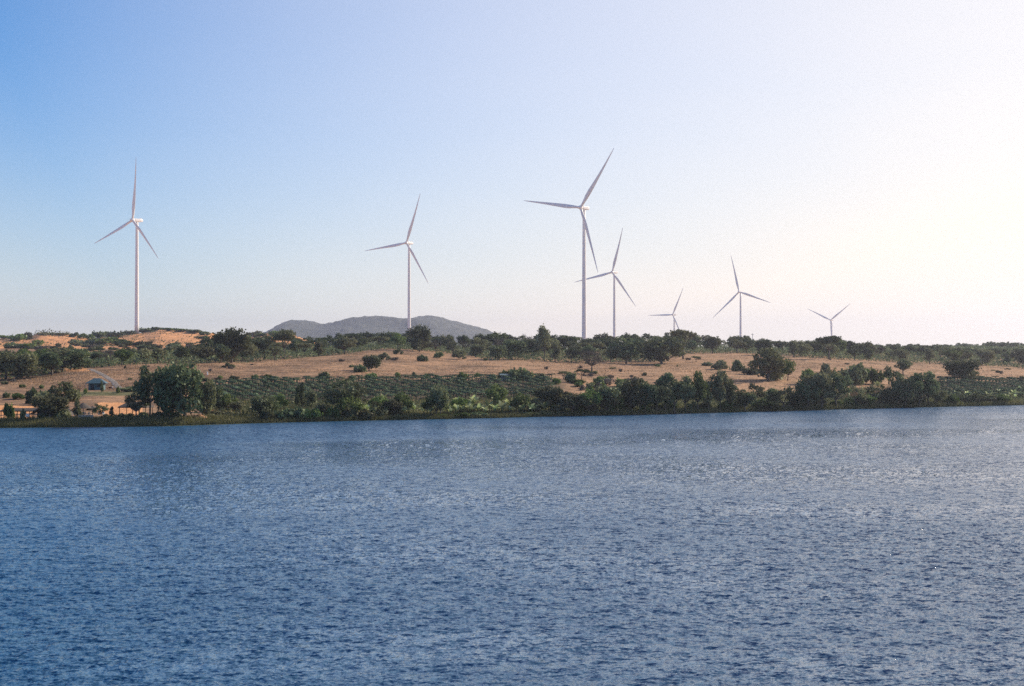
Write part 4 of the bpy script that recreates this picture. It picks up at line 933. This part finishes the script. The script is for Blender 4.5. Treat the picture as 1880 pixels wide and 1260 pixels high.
for u, b_, t_, w_ in ((80,770,759,26),(124,770,761,20),(196,769,761,22),(222,769,760,28),(238,768,759,26),(262,768,757,30),(292,769,757,30),(318,769,758,26),(395,766,754,26),(412,766,756,24),(385,768,759,20)):
    px_shrub('shrub', u, b_, t_, w_, 'dark hedge bush along the garden edge' if u < 330 else 'dark bush right of the earth heap', 'hedge bushes on the left bank')
# heap of earth
hx_, hy_, hz_ = at(366, 769)
M_SAND = mat_plain('orange_earth', (.55, .30, .16), .95, 2, .25)
r_ = np.random.default_rng(5); V = []; n, k_ = 9, 20
for i in range(n):
    for k in range(k_):
        q = 2*math.pi*k/k_; R_ = (1 - i/(n-1)) * (1.9 + .3*math.sin(2*q+1)); V.append((R_*math.cos(q)*1.1, R_*math.sin(q)*.8, 1.15*(i/(n-1))**.8 - .15 + r_.normal()*.05))
Fq = [(i*k_+k, i*k_+(k+1) % k_, (i+1)*k_+(k+1) % k_, (i+1)*k_+k) for i in range(n-1) for k in range(k_)]
o = link('earth_heap', np_mesh('earth_heap', np.array(V), np.array(Fq), M_SAND, True)); o.location = (hx_, hy_, hz_); tag(o, 'heap of orange earth right of the massive shore tree', 'heap')
# white markers in the field, shed, poles
o = thing('field_marker', 381, 689, 'small white marker post on the brown field above the crop rows', 'post', lo=330); b = MB(); b.box(-.15, .15, -.12, .12, 0, 1.1); b.build('panel', M_WHITE, o); b = MB(); b.box(-.05, .05, -.05, .05, -.2, -.003); b.build('stake', M_WOOD, o)
o = thing('field_shed', 928, 699, 'small grey blue shed at the top edge of the crop rows', 'shed', lo=380); b = MB(); b.box(-1.6, 1.6, -1.2, 1.2, -.1, 1.6); b.build('wall', M_CONC, o)
b = MB(); b.add([(-1.8,-1.4,1.6),(1.8,-1.4,1.6),(1.8,1.4,2.0),(-1.8,1.4,2.0),(-1.8,-1.4,1.7),(1.8,-1.4,1.7),(1.8,1.4,2.1),(-1.8,1.4,2.1)], [(0,3,2,1),(4,5,6,7),(0,1,5,4),(1,2,6,5),(2,3,7,6),(3,0,4,7)]); b.build('roof', M_TEAL, o)
for u, topr, Yp, lb in ((1381.5, 612, 790, 'thin utility pole on the ridge right of the sixth turbine'), (918.5, 609, 790, 'thin utility pole at the right end of the hill'), (928.5, 611, 800, 'thinner utility pole beside the one at the right end of the hill')):
    x = (u - CX)/F*Yp; z = g1(x, Yp); o = link('utility_pole', None); o.location = (x, Yp, z); tag(o, lb, 'pole'); H = CAMH + (HOR - topr)/F*Yp - z
    b = MB(); b.tube([(0,0,-.3),(0,0,H)], [.20,.12], 8); b.build('pole', M_CONC, o); b = MB(); b.box(-.8, .8, -.16, -.04, H-.8, H-.65); b.build('crossarm', M_WOOD, o)

# ------------------------------------------------------------------ ordinals so that each label singles out one thing
ORD = ['leftmost','second from left','third from left','fourth from left','fifth from left','sixth from left','seventh from left','eighth from left','ninth from left','tenth from left','eleventh from left','twelfth from left']
def ordw(i):
    if i < 12: return ORD[i]
    ones = ['', 'first', 'second', 'third', 'fourth', 'fifth', 'sixth', 'seventh', 'eighth', 'ninth']; teens = ['tenth','eleventh','twelfth','thirteenth','fourteenth','fifteenth','sixteenth','seventeenth','eighteenth','nineteenth']
    k = i + 1
    if k < 20: return teens[k-10] + ' from left'
    tens = {2:('twentieth','twenty'),3:('thirtieth','thirty'),4:('fortieth','forty'),5:('fiftieth','fifty'),6:('sixtieth','sixty'),7:('seventieth','seventy')}[k//10]
    return (tens[0] if k % 10 == 0 else tens[1] + '-' + ones[k % 10]) + ' from left'
grp = {}
for o, lb in REG: grp.setdefault(lb, []).append(o)
for lb, os_ in grp.items():
    if len(os_) > 1:
        os_.sort(key=U_of)
        for i, o in enumerate(os_): o['label'] = lb + ', ' + ordw(i)

# ------------------------------------------------------------------ haze
b = MB(); b.box(-9000, 9000, -400, 9000, -12, 230)
hm = bpy.data.materials.new('haze_air'); hm.use_nodes = True; t = hm.node_tree; t.nodes.clear()
out = t.nodes.new('ShaderNodeOutputMaterial'); pv = t.nodes.new('ShaderNodeVolumePrincipled')
pv.inputs['Color'].default_value = (.76, .80, 1.0, 1); pv.inputs['Density'].default_value = 8.5e-5; pv.inputs['Anisotropy'].default_value = .6
t.links.new(pv.outputs[0], out.inputs['Volume'])
tag(b.build('haze', hm), 'thin pale haze hanging over the whole landscape', 'haze', kind='stuff')
for o in S.objects:
    if len(str(o.get('label', '')).replace(',', '').split()) > 16: print('LONG', o['label'])
print('objects', len(S.objects))
